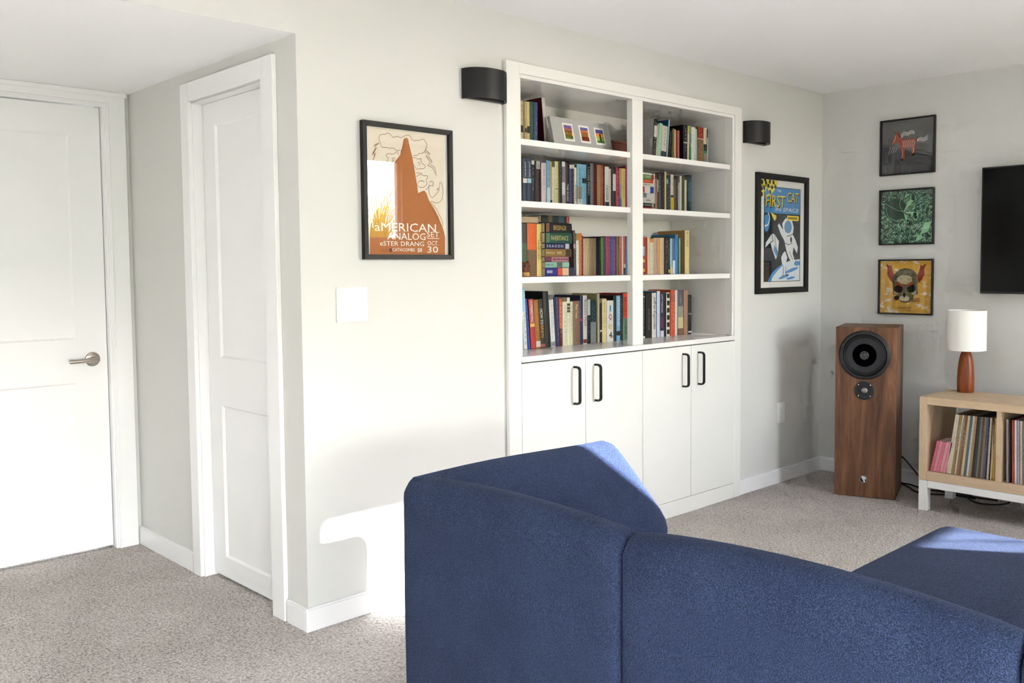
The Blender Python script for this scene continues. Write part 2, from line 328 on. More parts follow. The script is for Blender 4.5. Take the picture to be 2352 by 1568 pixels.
['R2', 2.3366, 0.0216, 0.2204, 0.0, '2c2624', 'black-brown book with white letters', {'r': 'd4ccc0'}],
['R2', 2.3601, 0.0154, 0.2252, 0.0, 'e0c888', 'pale yellow paperback', {'r': 'b89c50'}],
['R2', 2.3768, 0.0109, 0.2085, 0.0, '182428', 'black book with slanted white letters', {'b': [(0.12, 0.25, 'a8d0e4')], 'r': 'e0e4e4'}],
['R2', 2.3889, 0.022, 0.2096, 0.0, '24363c', 'teal-black book with grey stripes', {'r': 'a8b8bc'}],
['R2', 2.4134, 0.026, 0.2149, 0.0, 'e4dcd0', 'white book with dark band and yellow foot', {'b': [(0.58, 0.65, '3c3628'), (0.65, 1, 'ecc420')], 'r': '8c847c'}],
['R2', 2.442, 0.021, 0.209, 0.0, '6c6254', 'brown paperback with black head', {'b': [(0, 0.09, '1c1814')]}],
['R2', 2.4643, 0.0165, 0.2083, 0.0, '40382f', 'dark brown paperback with white dots', {'r': 'd4c8b0'}],
['R2', 2.482, 0.0139, 0.1751, 0.0, 'bcb8b0', 'short grey paperback', {}],
['R2', 2.4972, 0.0173, 0.2119, 0.0, 'dcd8cc', 'tall cream paperback', {}],
['R2', 2.5164, 0.0221, 0.2157, 0.0, '4c4a34', 'dark olive paperback', {'r': '8c8860'}],
['R2', 2.5398, 0.0202, 0.2111, 0.0, 'd8d8b8', 'cream paperback with dark head', {'b': [(0, 0.1, '3c3830')]}],
['R2', 2.562, 0.017, 0.218, 0.0, '2c2c34', 'charcoal book with slanted white letters', {'r': 'd0d4d8'}],
['R2', 2.5802, 0.0218, 0.2227, 0.0, '2f6080', 'teal blue book with pale letters', {'b': [(0, 0.2, '28303c'), (0.75, 1, '2c4c58')], 'r': '8cd0f0'}],
['L3', 1.2766, 0.039, 0.2454, 0.0, '46504c', 'thick dark hardback with green foot', {'b': [(0.36, 1, '4c7058')], 'd': 0.17}],
['L3', 1.3186, 0.0601, 0.2481, 0.0, 'ec6c2c', 'thick orange hardback with brown rocky foot', {'b': [(0.5, 1, '7c6040')], 'd': 0.17}],
['L3', 1.3811, 0.0334, 0.2464, 0.0, 'f0d47c', 'thick yellow hardback with black letters', {'hp': 1, 'd': 0.17}],
['L3', 1.6368, 0.0147, 0.2221, -1.54, '4c3c3c', 'tall grey-brown book', {'b': [(0.3, 0.4, 'b4a8a8')], 'r': 'c4b8b4'}],
['L3', 1.6539, 0.0197, 0.208, 0.0, 'e4ecdc', 'white book with gold head', {'b': [(0, 0.17, 'bc9840')], 'r': '3c4838'}],
['L3', 1.6752, 0.0198, 0.2085, 0.0, 'dc642c', 'orange paperback with pale letters', {'r': 'f4d0a0'}],
['L3', 1.6964, 0.0071, 0.1968, 0.0, '5c2c20', 'thin maroon paperback', {}],
['L3', 1.7049, 0.0145, 0.1849, 0.0, 'dcc0a0', 'slim tan paperback of a matching set', {'r': '7c6444', 'rt': (0.02, 0.3)}],
['L3', 1.7203, 0.0135, 0.1851, 0.0, 'd8bc94', 'slim tan paperback of a matching set', {'r': '7c6444', 'rt': (0.02, 0.3)}],
['L3', 1.7347, 0.0135, 0.1854, 0.0, 'dcc0a0', 'slim tan paperback of a matching set', {'r': '7c6444', 'rt': (0.02, 0.3)}],
['L3', 1.7491, 0.0136, 0.1856, 0.0, 'd8bc94', 'slim tan paperback of a matching set', {'r': '7c6444', 'rt': (0.02, 0.3)}],
['L3', 1.7636, 0.0148, 0.1858, 0.0, 'dcc0a0', 'slim tan paperback of a matching set', {'r': '7c6444', 'rt': (0.02, 0.3)}],
['L3', 1.7793, 0.0114, 0.186, 0.0, 'd8bc94', 'slim tan paperback of a matching set', {'r': '7c6444', 'rt': (0.02, 0.3)}],
['L3', 1.7915, 0.007, 0.1862, 0.0, 'dcc0a0', 'slim tan paperback of a matching set', {'r': '7c6444', 'rt': (0.02, 0.3)}],
['L3', 1.8, 0.0182, 0.1913, 0.0, '202838', 'blue-black paperback', {}],
['L3', 1.8195, 0.0165, 0.1936, 0.0, '1f2c28', 'green-black paperback with pale letters', {'r': 'a8b4a8'}],
['L3', 1.8372, 0.019, 0.1916, 0.0, '54903c', 'bright green paperback', {}],
['L3', 1.858, 0.0155, 0.197, 0.0, '502848', 'dark purple paperback', {'r': 'b888b0'}],
['L3', 1.8748, 0.015, 0.1973, 0.0, '9c4470', 'plum pink paperback', {'r': 'e0b4cc'}],
['L3', 1.891, 0.0157, 0.1976, 0.0, 'a03044', 'red paperback of the colourful run', {'r': 'e8b870'}],
['L3', 1.9079, 0.0109, 0.1978, 0.0, '3c4c94', 'royal blue paperback', {'r': 'c0c8ec'}],
['L3', 1.92, 0.011, 0.198, 0.0, '5060ac', 'light royal blue paperback', {'r': 'c8d0f0'}],
['L3', 1.9322, 0.0141, 0.1983, 0.0, '8c3c8c', 'bright purple paperback', {'r': 'e0b8e0'}],
['L3', 1.9475, 0.0104, 0.1985, 0.0, '6c1c34', 'wine red paperback', {'r': 'd8a8b0'}],
['L3', 1.9592, 0.0148, 0.1979, 0.0, '488434', 'leaf green paperback', {'r': 'b4dc94'}],
['L3', 1.9758, 0.0217, 0.1991, 0.0, 'bc4c5c', 'rose red paperback with orange letters', {'r': 'f8b864', 'b': [(0, 0.3, 'c06470')]}],
['L3', 1.9993, 0.0131, 0.1994, 0.0, 'dccdb4', 'cream paperback of the colourful run', {}],
['L3', 2.0137, 0.0125, 0.1997, 0.0, 'b4603c', 'rust orange paperback', {'b': [(0.72, 0.82, 'dccdb4'), (0.82, 1, '2c2420')]}],
['L3', 2.0274, 0.0183, 0.2, 0.0, '486ca4', 'mid blue paperback', {'b': [(0.0, 0.35, '6c70a4')]}],
['L3', 2.0469, 0.0127, 0.1994, 0.0, 'a8ccc4', 'pale teal paperback', {'b': [(0, 0.1, 'e8ece4')]}],
['L3', 2.0608, 0.0184, 0.1997, 0.0, '8890a4', 'grey-blue paperback', {'b': [(0, 0.1, 'e0e4e4')]}],
['R3', 2.1312, 0.0176, 0.197, 0.0, 'b85c4c', 'red and blue patterned paperback', {'b': [(0.25, 0.5, 'a0d0e0'), (0.6, 0.68, 'e8d060'), (0.68, 0.85, 'a05048'), (0.85, 0.93, 'e8d050')]}],
['R3', 2.1507, 0.0216, 0.1963, 0.0, 'b8342c', 'bright red hardback', {}],
['R3', 2.1738, 0.0217, 0.1957, 0.0, 'e4d4a8', 'cream yellow paperback', {'r': '8c7c50', 'rt': (0.02, 0.1)}],
['R3', 2.1968, 0.0288, 0.1885, 0.0, 'e0dcc4', 'off-white paperback with orange head', {'b': [(0, 0.1, 'd4944c')], 'r': '98948c'}],
['R3', 2.2269, 0.0087, 0.1944, 0.0, 'd8b484', 'thin tan paperback', {}],
['R3', 2.2369, 0.0235, 0.1947, 0.0, 'c8a4ac', 'mauve pink paperback', {'r': '8c6478'}],
['R3', 2.2616, 0.0176, 0.195, 0.0, 'dcb050', 'golden yellow paperback', {}],
['R3', 2.2805, 0.034, 0.1955, 0.0, 'e4c4a0', 'peach paperback', {'r': 'b08c6c'}],
['R3', 2.3157, 0.0103, 0.1979, 0.0, '181818', 'thin black paperback', {}],
['R3', 2.3273, 0.0234, 0.1989, 0.0, '22221f', 'black paperback with white capitals', {'r': 'e8e4dc'}],
['R3', 2.352, 0.0166, 0.2026, 0.0, '2a2a22', 'black paperback with white and yellow letters', {'r': 'e8e4d0', 'b': [(0.88, 0.97, 'e0c440')]}],
['R3', 2.3706, 0.0181, 0.1936, 0.0, 'a4d0d8', 'pale aqua paperback', {'b': [(0.82, 1, 'e8dcb4')]}],
['R3', 2.3901, 0.0224, 0.194, 0.0, '5c74a8', 'blue-violet paperback', {'b': [(0.62, 1, 'e0e8f0')]}],
['R3', 2.4145, 0.0247, 0.2156, 0.0, '4890cc', 'tall bright blue book', {'side': '4888b4', 'd': 0.17}],
['R3', 2.4405, 0.0079, 0.1978, 0.0, '2c4444', 'thin dark teal paperback', {}],
['R3', 2.4497, 0.0143, 0.1965, 0.0, '80b8a8', 'teal green paperback', {}],
['R3', 2.5041, 0.0394, 0.2401, 0.0, 'ead8a0', 'tall cream hardback with tan cover', {'side': 'c89c5c', 'r': '6c5c34', 'rt': (0.02, 0.5), 'd': 0.19}],
['L4', 1.2947, 0.0217, 0.2876, -3.34, 'dce4e8', 'tall white and pale blue picture book leaning left', {'b': [(0, 0.38, 'a8d4ec')], 'r': '2c3c50', 'rt': (0.4, 0.92)}],
['L4', 1.3218, 0.0162, 0.239, -5.25, '2c4c94', 'blue hardback leaning left', {'r': '98b0e0'}],
['L4', 1.3422, 0.0299, 0.2358, -4.24, 'c03c38', 'red book with white letters', {'t': 'HOMEBREWING', 'tc': 'f4ece4', 'tf': (0.03, 0.47), 'b': [(0.49, 0.56, 'e8b858')], 'side': '2c2c3c'}],
['L4', 1.3734, 0.0305, 0.231, -3.8, 'a46c20', 'amber brown book', {'b': [(0.85, 0.97, 'd0ccc4')], 'r': 'c89850'}],
['L4', 1.4058, 0.0276, 0.2338, -3.63, '2e2c28', 'black book with white and amber capitals', {'t': 'HOW TO BREW', 'tc': 'f4f0e8', 'tf': (0.2, 0.78), 'b': [(0.92, 0.98, 'c86460')]}],
['L4', 1.4352, 0.0366, 0.2688, -3.32, '1a1a1a', 'tall black hardback', {'d': 0.18}],
['L4', 1.4753, 0.0299, 0.2515, -3.54, 'e0dfe2', 'white book with black ornament', {'r': '5c5c60', 'b': [(0, 0.09, '6c6c70'), (0.9, 0.99, '88888c')]}],
['L4', 1.5064, 0.0094, 0.2406, -2.35, '262c54', 'thin navy book leaning left', {}],
['L4', 1.5162, 0.018, 0.2411, -1.8, '2c3264', 'navy book leaning left with pale letters', {'r': 'a8b0d8'}],
['L4', 1.5348, 0.0193, 0.2326, -0.86, 'd46024', 'orange book with wine red foot', {'b': [(0.62, 1, '5c1c20')], 'r': 'f8e8d8'}],
['L4', 1.5548, 0.0321, 0.217, 0.0, 'dedac0', 'cream hardback with raised letters', {'r': 'a4a08c'}],
['L4', 1.5883, 0.0203, 0.2361, 0.0, 'e4e4c8', 'pale cream book with three black squares', {'b': [(0.12, 0.175, '2c2c28'), (0.19, 0.25, '2c2c28'), (0.26, 0.31, '2c2c28')], 'r': 'b4a074'}],
['L4', 1.6097, 0.0184, 0.2155, 0.0, 'd8dcbc', 'cream and green book with black letters', {'r': '5c6c4c'}],
['L4', 1.6294, 0.0492, 0.2185, 0.0, '846650', 'thick brown hardback with gold letters', {'t': 'Mark Twain', 'tc': 'e8d8b8', 'tf': (0.08, 0.4), 'd': 0.17}],
['L4', 1.6799, 0.0211, 0.2443, 0.0, '1c1c44', 'tall navy hardback with magenta dot', {'b': [(0.48, 0.52, 'a83060')], 'd': 0.18}],
['L4', 1.7028, 0.0295, 0.2431, 0.0, 'dcdcd8', 'white hardback with grey letters', {'t': 'Beautiful Mind', 'tc': '54585c', 'tf': (0.09, 0.62), 'b': [(0.9, 0.98, '7c3824')]}],
['L4', 1.7335, 0.0211, 0.2227, 0.0, '26262a', 'half white half black paperback', {'b': [(0, 0.36, 'e4e4e0')], 'r': 'd0d0d0', 'rt': (0.4, 0.9)}],
['L4', 1.7559, 0.042, 0.2155, 0.0, '3c5c68', 'teal hardback with pale grey foot', {'b': [(0.5, 1, 'b8c4cc')], 'r': 'a8c8d8'}],
['L4', 1.8119, 0.0146, 0.2509, 0.0, 'e0dcc8', 'tall cream book with beige cover', {'side': 'b8ac7c', 'd': 0.18}],
['L4', 1.8276, 0.0173, 0.2009, 0.0, '241f1e', 'black paperback with white mark', {'b': [(0.68, 0.73, 'e0e0e0')]}],
['L4', 1.8461, 0.0341, 0.2226, 0.0, 'e0cf98', 'straw cream paperback with small crest', {'b': [(0.46, 0.465, '3c3420'), (0.56, 0.565, '3c3420')], 'r': '8c7c4c'}],
['L4', 1.8828, 0.0502, 0.2114, 0.0, 'e2e2de', 'thick white book with large coloured numerals', {'q84': 1}],
['L4', 1.935, 0.0218, 0.2361, 0.0, '1c1c1f', 'tall black hardback beside blue book', {'d': 0.18}],
['L4', 1.958, 0.0286, 0.2353, 0.0, '74bce0', 'sky blue book with white capitals', {'t': 'PERSEPOLIS', 'tc': 'f0f8fc', 'tf': (0.04, 0.66), 'b': [(0.78, 0.88, '1c2428')]}],
['L4', 1.9879, 0.0188, 0.2359, 0.0, '1f2026', 'thin black book with tiny letters', {'r': 'b0b4b8'}],
['L4', 2.0086, 0.0412, 0.2469, 0.0, '6c8c78', 'half red half sage hardback with black capitals', {'b': [(0, 0.53, 'e0482c')], 't2': ('BROOKS', (0.09, 0.47), 'HORSE', (0.56, 0.87)), 'side': 'a42c1c', 'd': 0.18}],
['L4', 2.0511, 0.0123, 0.2234, 0.0, 'b48c5c', 'tan brown paperback', {'r': '5c4830'}],
['L4', 2.0648, 0.0199, 0.2448, 0.0, 'b8ac98', 'tall beige hardback', {'d': 0.17}],
['R4', 2.1699, 0.0224, 0.2446, 0.0, '2a3030', 'black book with thin white rule', {'b': [(0.08, 0.095, 'e0e0e0'), (0.95, 1, 'dce4c0')], 'r': 'b0bcb8'}],
['R4', 2.1989, 0.0513, 0.2435, 0.0, '2e2826', 'thick black-brown hardback with pale letters', {'t': 'CLOUD CUCKOO LAND', 'tc': 'a8a098', 'tf': (0.34, 0.82), 'd': 0.17}],
['R4', 2.2518, 0.0362, 0.2424, 0.0, 'e4e4df', 'white hardback with black script', {'t': 'Jeffrey Eugenides', 'tc': '202020', 'tf': (0.08, 0.82), 'sk': 1}],
['R4', 2.2893, 0.0055, 0.2492, 0.0, '3c70ac', 'very thin blue book', {'d': 0.17}],
['R4', 2.2961, 0.0253, 0.2515, 0.0, 'e0e6ea', 'tall white paperback', {'r': '98a0a8'}],
['R4', 2.323, 0.0307, 0.2415, 0.0, '2a2a54', 'navy book with white and pink capitals', {'b': [(0.86, 1, 'd8dcec')], 't3': 1}],
['R4', 2.355, 0.0216, 0.2399, 0.0, '101014', 'plain black hardback', {}],
['R4', 2.3778, 0.0308, 0.241, 0.0, 'e4e4da', 'white book with black film squares', {'b': [(0.02, 0.13, '20241c'), (0.185, 0.29500000000000004, '20241c'), (0.35000000000000003, 0.46, '20241c'), (0.515, 0.625, '20241c'), (0.68, 0.79, '20241c'), (0.8450000000000001, 0.9550000000000001, '20241c')], 'bi': 0.16}],
['R4', 2.4159, 0.0393, 0.255, 0.0, 'e0603c', 'tall orange-red hardback', {'b': [(0.1, 0.27, 'b86048')], 'r': 'f4b8a0'}],
['R4', 2.4568, 0.0215, 0.2521, 0.0, 'e0e6e8', 'thin white paperback with tiny letters', {'r': 'a4b0b8'}],
['R4', 2.4803, 0.0501, 0.2495, 0.0, '706870', 'landscape-printed hardback fading grey to cream', {'b': [(0.35, 0.6, 'a8a48c'), (0.6, 0.85, 'dcd0a0'), (0.85, 1, '8c6450')], 'r': 'b8b4bc', 'rt': (0.1, 0.3)}],
['R4', 2.5361, 0.0388, 0.2492, 0.0, 'b48c74', 'dusty pink-brown hardback', {}],
['R4', 2.577, 0.0326, 0.2227, 0.0, '242a2c', 'short black paperback with small white mark', {'b': [(0.46, 0.5, '8c9094'), (0.92, 0.96, 'e8e8e4')], 'r': '9ca4a4'}],
]
# ================================================================== the room
S, H, XB, YN = 2.115, 2.362, 3.670, 1.525
XW, WT = -4.6, .08
struct(MB().box(XW-.1, XB+.1, YS-WT, YN+.7, -.1, 0).build('floor', MCARPET), 'grey-beige looped carpet covering the whole floor', 'carpet')
struct(MB().box(XW-.1, XB+.1, YS-WT, .5, H, H+.1).build('ceiling', MCEIL), 'plain white flat ceiling of the main room', 'ceiling')
struct(MB().box(XW-.1, .1, .0005, YN+.7, S, S+.2465).build('ceiling_nook', MCEIL), 'lower white ceiling over the door nook', 'ceiling')
# bookcase wall: piers left and right of the built-in, a strip above, the header over the nook
CX0, CX1, CZ = .973, 2.740, 2.168
IX0, IX1, IZ1 = 1.047, 2.672, 2.110
m = MB().box(0, IX0, 0, .1, 0, H).box(IX0, IX1, 0, .1, IZ1, H).box(IX1, XB, 0, .1, 0, H)
struct(m.build('wall_north', MW), 'pale greige wall around the built-in bookcase', 'wall')
struct(MB().box(XW, -.0005, -.001, .0004, S, H).build('wall_north_header', MW), 'greige strip of wall above the door nook', 'wall')
struct(MB().box(XB, XB+.1, YS-WT, .0, 0, H).build('wall_east', MW), 'greige wall behind the television and album frames', 'wall')
struct(MB().box(XW-.1, XW, YS-WT, YN+.7, 0, H).build('wall_west', MW), 'greige wall out of view to the left', 'wall')
# window wall with its openings
m = MB(); xs = sorted({XW, XB} | {o[0] for o in OPEN} | {o[1] for o in OPEN})
for a, b in zip(xs, xs[1:]):
    z = 0.0
    for o in sorted((q for q in OPEN if q[0] <= a+1e-6 and q[1] >= b-1e-6), key=lambda q: q[2]):
        if o[2] > z: m.box(a, b, YS-WT, YS, z, o[2])
        z = o[3]
    m.box(a, b, YS-WT, YS, z, H)
struct(m.build('wall_south', MW), 'greige window wall behind the camera', 'wall')
# nook walls with door openings
CY0, CY1, CZT = .235, .835, 1.985            # closet opening
m = MB().box(0, .1, .1, CY0, 0, S).box(0, .1, CY1, YN+.1, 0, S).box(0, .1, CY0, CY1, CZT, S)
struct(m.build('wall_nook_side', MW), 'grey nook wall around the narrow closet door', 'wall')
DX0, DX1, DZT = -.895, -.118, 2.046          # hall door opening
m = MB().box(XW, DX0-.02, YN, YN+.1, 0, S).box(DX1+.02, 0, YN, YN+.1, 0, S).box(DX0-.02, DX1+.02, YN, YN+.1, DZT+.02, S)
struct(m.build('wall_nook_back', MW), 'nook wall around the wide white door', 'wall')
struct(MB().box(.1, .9, .1, .12, 0, S).box(.9, .92, .1, YN+.1, 0, S).box(.1, .9, YN+.08, YN+.1, 0, S).build('wall_closet', MW), 'closet walls hidden behind the narrow door', 'wall')
struct(MB().box(XW, .1, YN+.6, YN+.62, 0, S).build('wall_hall', MW), 'hall wall hidden behind the wide door', 'wall')
# baseboards
def base(nm, pts, lab):
    mb = MB()
    for (a, b, c, d) in pts:
        mb.box(a, b, c, d, 0, .078)
        # chamfered cap set back a little
        ax = (b-a) < (d-c)
        if ax: mb.box(a+.003 if nm != 'baseboard_east' else a+.003, b, c, d, .078, .085)
        else: mb.box(a, b, c+.003, d, .078, .085)
    return struct(mb.build(nm, MTRIM, bevel=.0015, seg=1), lab, 'baseboard')
base('baseboard_north_left', [(-.015, CX0, -.015, -.0002)], 'white baseboard between nook corner and bookcase')
base('baseboard_north_right', [(CX1, XB-.015, -.015, -.0002)], 'white baseboard right of the bookcase')
base('baseboard_east', [(XB-.015, XB-.0002, YS, 0)], 'white baseboard along the television wall')
base('baseboard_nook_right', [(-.015, -.0002, .0002, .128)], 'short white baseboard between closet door and corner')
base('baseboard_nook_left', [(-.015, -.0002, .930, YN-.001)], 'white baseboard between the two nook doors')
base('baseboard_west', [(XW, XW+.015, YS, YN)], 'white baseboard along the left wall')
base('baseboard_south', [(.24, 3.6, YS, YS+.015)], 'white baseboard along the window wall')
# closet door casing and jamb
m = MB().box(-.018, -.0003, .138, .228, 0, 2.068).box(-.018, -.0003, .842, .915, 0, 2.068).box(-.018, -.0003, .228, .842, 1.992, 2.068)
struct(m.build('trim_1', MTRIM, bevel=.002, seg=1), 'flat white casing around the narrow closet door', 'door casing')
m = MB().box(-.002, .1, .222, .2352, 0, 1.985).box(-.002, .1, .8348, .848, 0, 1.985).box(-.002, .1, .222, .848, 1.9825, 1.9845).box(.078, .09, .235, .250, 0, 1.985).box(.078, .09, .820, .835, 0, 1.985)
struct(m.build('trim_2', MTRIM), 'white jamb lining the narrow closet doorway', 'door jamb')
def panel_door(nm, lab, horiz, a0, a1, z0, z1, face, thick, panels, sgn, loc):
    """door leaf with recessed flat panels; horiz 'x' or 'y'; face = coordinate of the visible face; thickness runs along sgn"""
    d = thing(nm, lab, 'door', loc); d['kind'] = 'structure'
    def bx(mb, a, b, f0, f1, c, e):
        if horiz == 'x': mb.box(a, b, f0, f1, c, e)
        else: mb.box(f0, f1, a, b, c, e)
    f0, f1 = face, face+sgn*thick
    mb = MB(); p0, p1 = panels[0][0], panels[0][1]
    for a, b in ((a0, p0), (p1, a1)): bx(mb, a, b, f0, f1, z0, z1)
    mb.build('stile', MDOOR, d)
    zz = [z0] + [q for p in sorted(panels, key=lambda p: p[2]) for q in (p[2], p[3])] + [z1]
    for i in range(0, len(zz), 2):
        mb = MB(); bx(mb, p0, p1, f0, f1, zz[i], zz[i+1]); mb.build('rail', MDOOR, d)
    for (a, b, c, e) in panels:
        mb = MB(); rec = face+sgn*.010; bv = .008
        bx(mb, a, b, rec, rec+sgn*.012, c, e)
        pt = (lambda u, f, z: (u, f, z)) if horiz == 'x' else (lambda u, f, z: (f, u, z))
        fo = face + sgn*.0005
        for q in ([(a, c), (b, c), (b-bv, c+bv), (a+bv, c+bv)], [(b, c), (b, e), (b-bv, e-bv), (b-bv, c+bv)], [(b, e), (a, e), (a+bv, e-bv), (b-bv, e-bv)], [(a, e), (a, c), (a+bv, c+bv), (a+bv, e-bv)]):
            mb.poly([pt(q[0][0], fo, q[0][1]), pt(q[1][0], fo, q[1][1]), pt(q[2][0], rec-sgn*.0003, q[2][1]), pt(q[3][0], rec-sgn*.0003, q[3][1])])
        mb.build('panel', MDOOR, d)
    return d
panel_door('door_2', 'narrow white two-panel closet door beside the corner', 'y', .239, .831, .014, 1.9815, .041, .035, [(.345, .728, .099, .737), (.345, .728, .937, 1.890)], 1, (.041, .535, .014))
# hall door
d1 = panel_door('door_1', 'wide white two-panel door with lever handle', 'x', DX0+.003, DX1-.003, .012, DZT-.003, YN+.028, .035, [(-.755, -.258, .248, .790), (-.755, -.258, .988, 1.910)], 1, (-.5, YN+.028, .012))
kx, ky, kz = -.186, YN+.028, .893
h = MB().lathe([(.0, -.010), (.024, -.010), (.031, -.007), (.033, -.002), (.033, .0)], (kx, ky, kz), 'y', 32).lathe([(.011, -.04), (.011, -.008)], (kx, ky, kz), 'y', 20)
hd = h.build('door_handle', MNICKEL, d1, smooth=True)
MB().tube([(kx+.012, ky-.050, kz), (kx, ky-.052, kz), (kx-.03, ky-.052, kz), (kx-.075, ky-.050, kz-.002), (kx-.112, ky-.046, kz-.003)], .0095, 12).build('lever', MNICKEL, d1, smooth=True)
# casing with stepped profile
m = MB()
for (a, b, f) in ((-.105, -.020, -.018), ):
    m.box(a, b, YN+f, YN-.0003, 0, S-.0005)
m.box(-.110, -.097, YN-.012, YN-.0003, 0, 2.066).box(DX0-.09, DX0-.012, YN-.018, YN-.0003, 0, S-.0005)
m.box(DX0-.012, -.105, YN-.018, YN-.0003, 2.064, S-.0005).box(DX0-.012, -.110, YN-.012, YN-.0003, 2.056, 2.064)
m.box(-.1015, -.094, YN-.0215, YN-.018, 0, 2.07).box(DX0-.09, -.014, YN-.024, YN-.018, 2.094, S-.0005)
struct(m.build('trim_3', MTRIM, bevel=.0015, seg=1), 'stepped white casing around the wide door', 'door casing')
m = MB().box(-.1178, -.097, YN-.004, YN+.1, 0, DZT+.02).box(DX0-.02, DX0-.0002, YN-.004, YN+.1, 0, DZT+.02).box(DX0, -.118, YN-.004, YN+.1, DZT+.0002, DZT+.02)
struct(m.build('trim_4', MTRIM), 'white jamb lining the wide doorway', 'door jamb')
# windows in the wall behind the camera (high one reflected in picture glass; low and leftmost added for light)
MWINF = M('f2f2f2', .4, 'white_window_frame', .5, .01)
for i, (a, b, c, d) in enumerate(OPEN):
    t = thing('window_%d' % (i+1), ['small high window in the south wall', 'added low window letting extra sun onto the right-hand floor', 'wide glazed patio door with added sun-blocking blind behind the camera', 'window added beside the patio door to brighten the nook'][i], 'window', ((a+b)/2, YS-WT/2, c))
    t['kind'] = 'structure'; y0, y1, w = YS-WT+.005, YS-.035, .03
    mb = MB().box(a, a+w, y0, y1, c, d).box(b-w, b, y0, y1, c, d).box(a+w, b-w, y0, y1, d-w, d).box(a+w, b-w, y0, y1, c, c+w)
    mb.build('window_frame', MWINF, t)
    MB().box(a+w, b-w, y0+.015, y0+.019, c+w, d-w).build('window_pane', MGLASS, t)
    if c == 0:
        MB().box(a+.005, b-.005, YS-.028, YS-.024, 1.06, d-.03).build('added_sun_blind', M('ecebe6', .9, 'added_blind_fabric', .1, .02), t)  # unseen blind, added to shorten the sun patch on the floor
        MB().box(a+.005, b-.005, YS-.030, YS-.022, 1.04, 1.06).build('added_blind_rail', MWINF, t)
    if c > 0: MB().box(a-.015, min(b+.03, XB-.002), YS-.03, YS+.03, c-.022, c-.0005).build('window_sill', MTRIM, t)
# ------------------------------------------------------------------ garden outside the windows
MLAWN = M('7c8a54', .95, 'lawn', .1, .25, 9); MPATIO = M('b8b2a6', .9, 'patio_stone', .2, .1, 12); MBED = M('8a7f5c', .95, 'planting_bed', .1, .3, 20)
struct(MB().box(-14, 14, -22, -6.4, -.14, -.04).build('ground_lawn', MLAWN), 'garden lawn outside the windows', 'lawn')
struct(MB().box(-14, 1.6, -6.4, YS-WT-.001, -.14, -.03).build('ground_patio', MPATIO), 'stone patio outside the glazed door', 'patio')
struct(MB().box(1.6, 9, -6.4, -5.0, -.14, 1.10).box(1.6, 9, -5.0, YS-WT-.02, -.14, .20).build('ground_bed', MBED), 'raised planting bed below the high windows', 'garden bed')
random.seed(5)
MGRASS, nt, p = nodes('grass_blades'); p.inputs['Base Color'].default_value = (.50, .52, .12, 1); p.inputs['Roughness'].default_value = .6
tl = nt.nodes.new('ShaderNodeBsdfTranslucent'); ms = nt.nodes.new('ShaderNodeMixShader'); ms.inputs[0].default_value = .45
nn = noise(nt, coords(nt), 8); cg = ramp(nt, nn.outputs[0], [(.3, 'c4c43c'), (.7, 'e4e08c')]); nt.links.new(cg, p.inputs['Base Color']); nt.links.new(cg, tl.inputs[0])
nt.links.new(p.outputs[0], ms.inputs[1]); nt.links.new(tl.outputs[0], ms.inputs[2]); nt.links.new(ms.outputs[0], nt.nodes['Material Output'].inputs[0])
def grass(x, y, z, n, hh, lab):
    mb = MB()
    for i in range(n):
        a = random.uniform(0, 6.283); L = hh*random.uniform(.6, 1.1); out = random.uniform(.1, .5)*L; w = .008
        bx_, by_ = x+math.cos(a)*.04*random.random(), y+math.sin(a)*.04*random.random(); px, py = -math.sin(a)*w, math.cos(a)*w
        prev = None
        for k in range(5):
            t = k/4; r = out*t*t; zz = z + L*(t - .35*t*t); q = (1-t)*.9+.1
            c = ((bx_+math.cos(a)*r-px*q, by_+math.sin(a)*r-py*q, zz), (bx_+math.cos(a)*r+px*q, by_+math.sin(a)*r+py*q, zz))
            if prev: mb.poly([prev[0], prev[1], c[1], c[0]])
            prev = c
    o = mb.build('ornamental_grass', MGRASS, loc=(x, y, z), recalc=False)
    tag(o, lab, 'plant', 'grasses in the planting bed'); return o
grass(4.02, -5.35, 1.10, 260, 1.75, 'tall yellow-green grass clump outside the high window')
grass(5.3, -5.6, 1.10, 150, .9, 'yellow-green grass clump at the right end of the bed')
grass(2.35, -5.5, 1.10, 150, .8, 'yellow-green grass clump at the left of the bed')
# ================================================================== built-in bookcase
bc = thing('built_in_bookcase', 'white built-in bookcase with four open shelf rows set into the wall', 'bookcase', (1.857, 0, .0))
YF = -.020; YB = .410
SZ = [(1.826, 1.852), (1.560, 1.586), (1.230, 1.256)]
for a, b, c, d in ((CX0, IX0, 0, CZ), (IX1+.006, CX1, 0, CZ)): MB().box(a, b, YF, -.0004, c, d).build('stile', MCAB, bc, bevel=.0015, seg=1)
MB().box(IX0, IX1+.006, YF, -.0004, 2.122, CZ).build('top_rail', MCAB, bc, bevel=.0015, seg=1)
m = MB().box(IX0-.0, IX0+.016, YF+.008, .03, .913, 2.122).box(IX1-.010, IX1+.006, YF+.008, .03, .913, 2.122).box(IX0+.016, IX1-.010, YF+.008, .03, 2.106, 2.122)
m.build('inner_lip', MSHELF, bc, bevel=.0015, seg=1)
MB().box(1.806, 1.886, -.012, .024, .913, 2.106).build('centre_post', MCAB, bc, bevel=.0015, seg=1)
MB().box(IX0, IX0+.014, .03, YB, .913, 2.122).build('side_panel', MSHELF, bc)
MB().box(IX1-.012, IX1+.002, .03, YB, .913, 2.122).build('side_panel', MSHELF, bc)
MB().box(IX0+.014, IX1-.012, .03, YB, 2.106, 2.122).build('top_panel', MSHELF, bc)
MB().box(IX0, IX1, YB, YB+.015, .60, 2.122).build('back_panel', M('e6e5e0', .5, 'back_panel_white', .3, .01), bc)
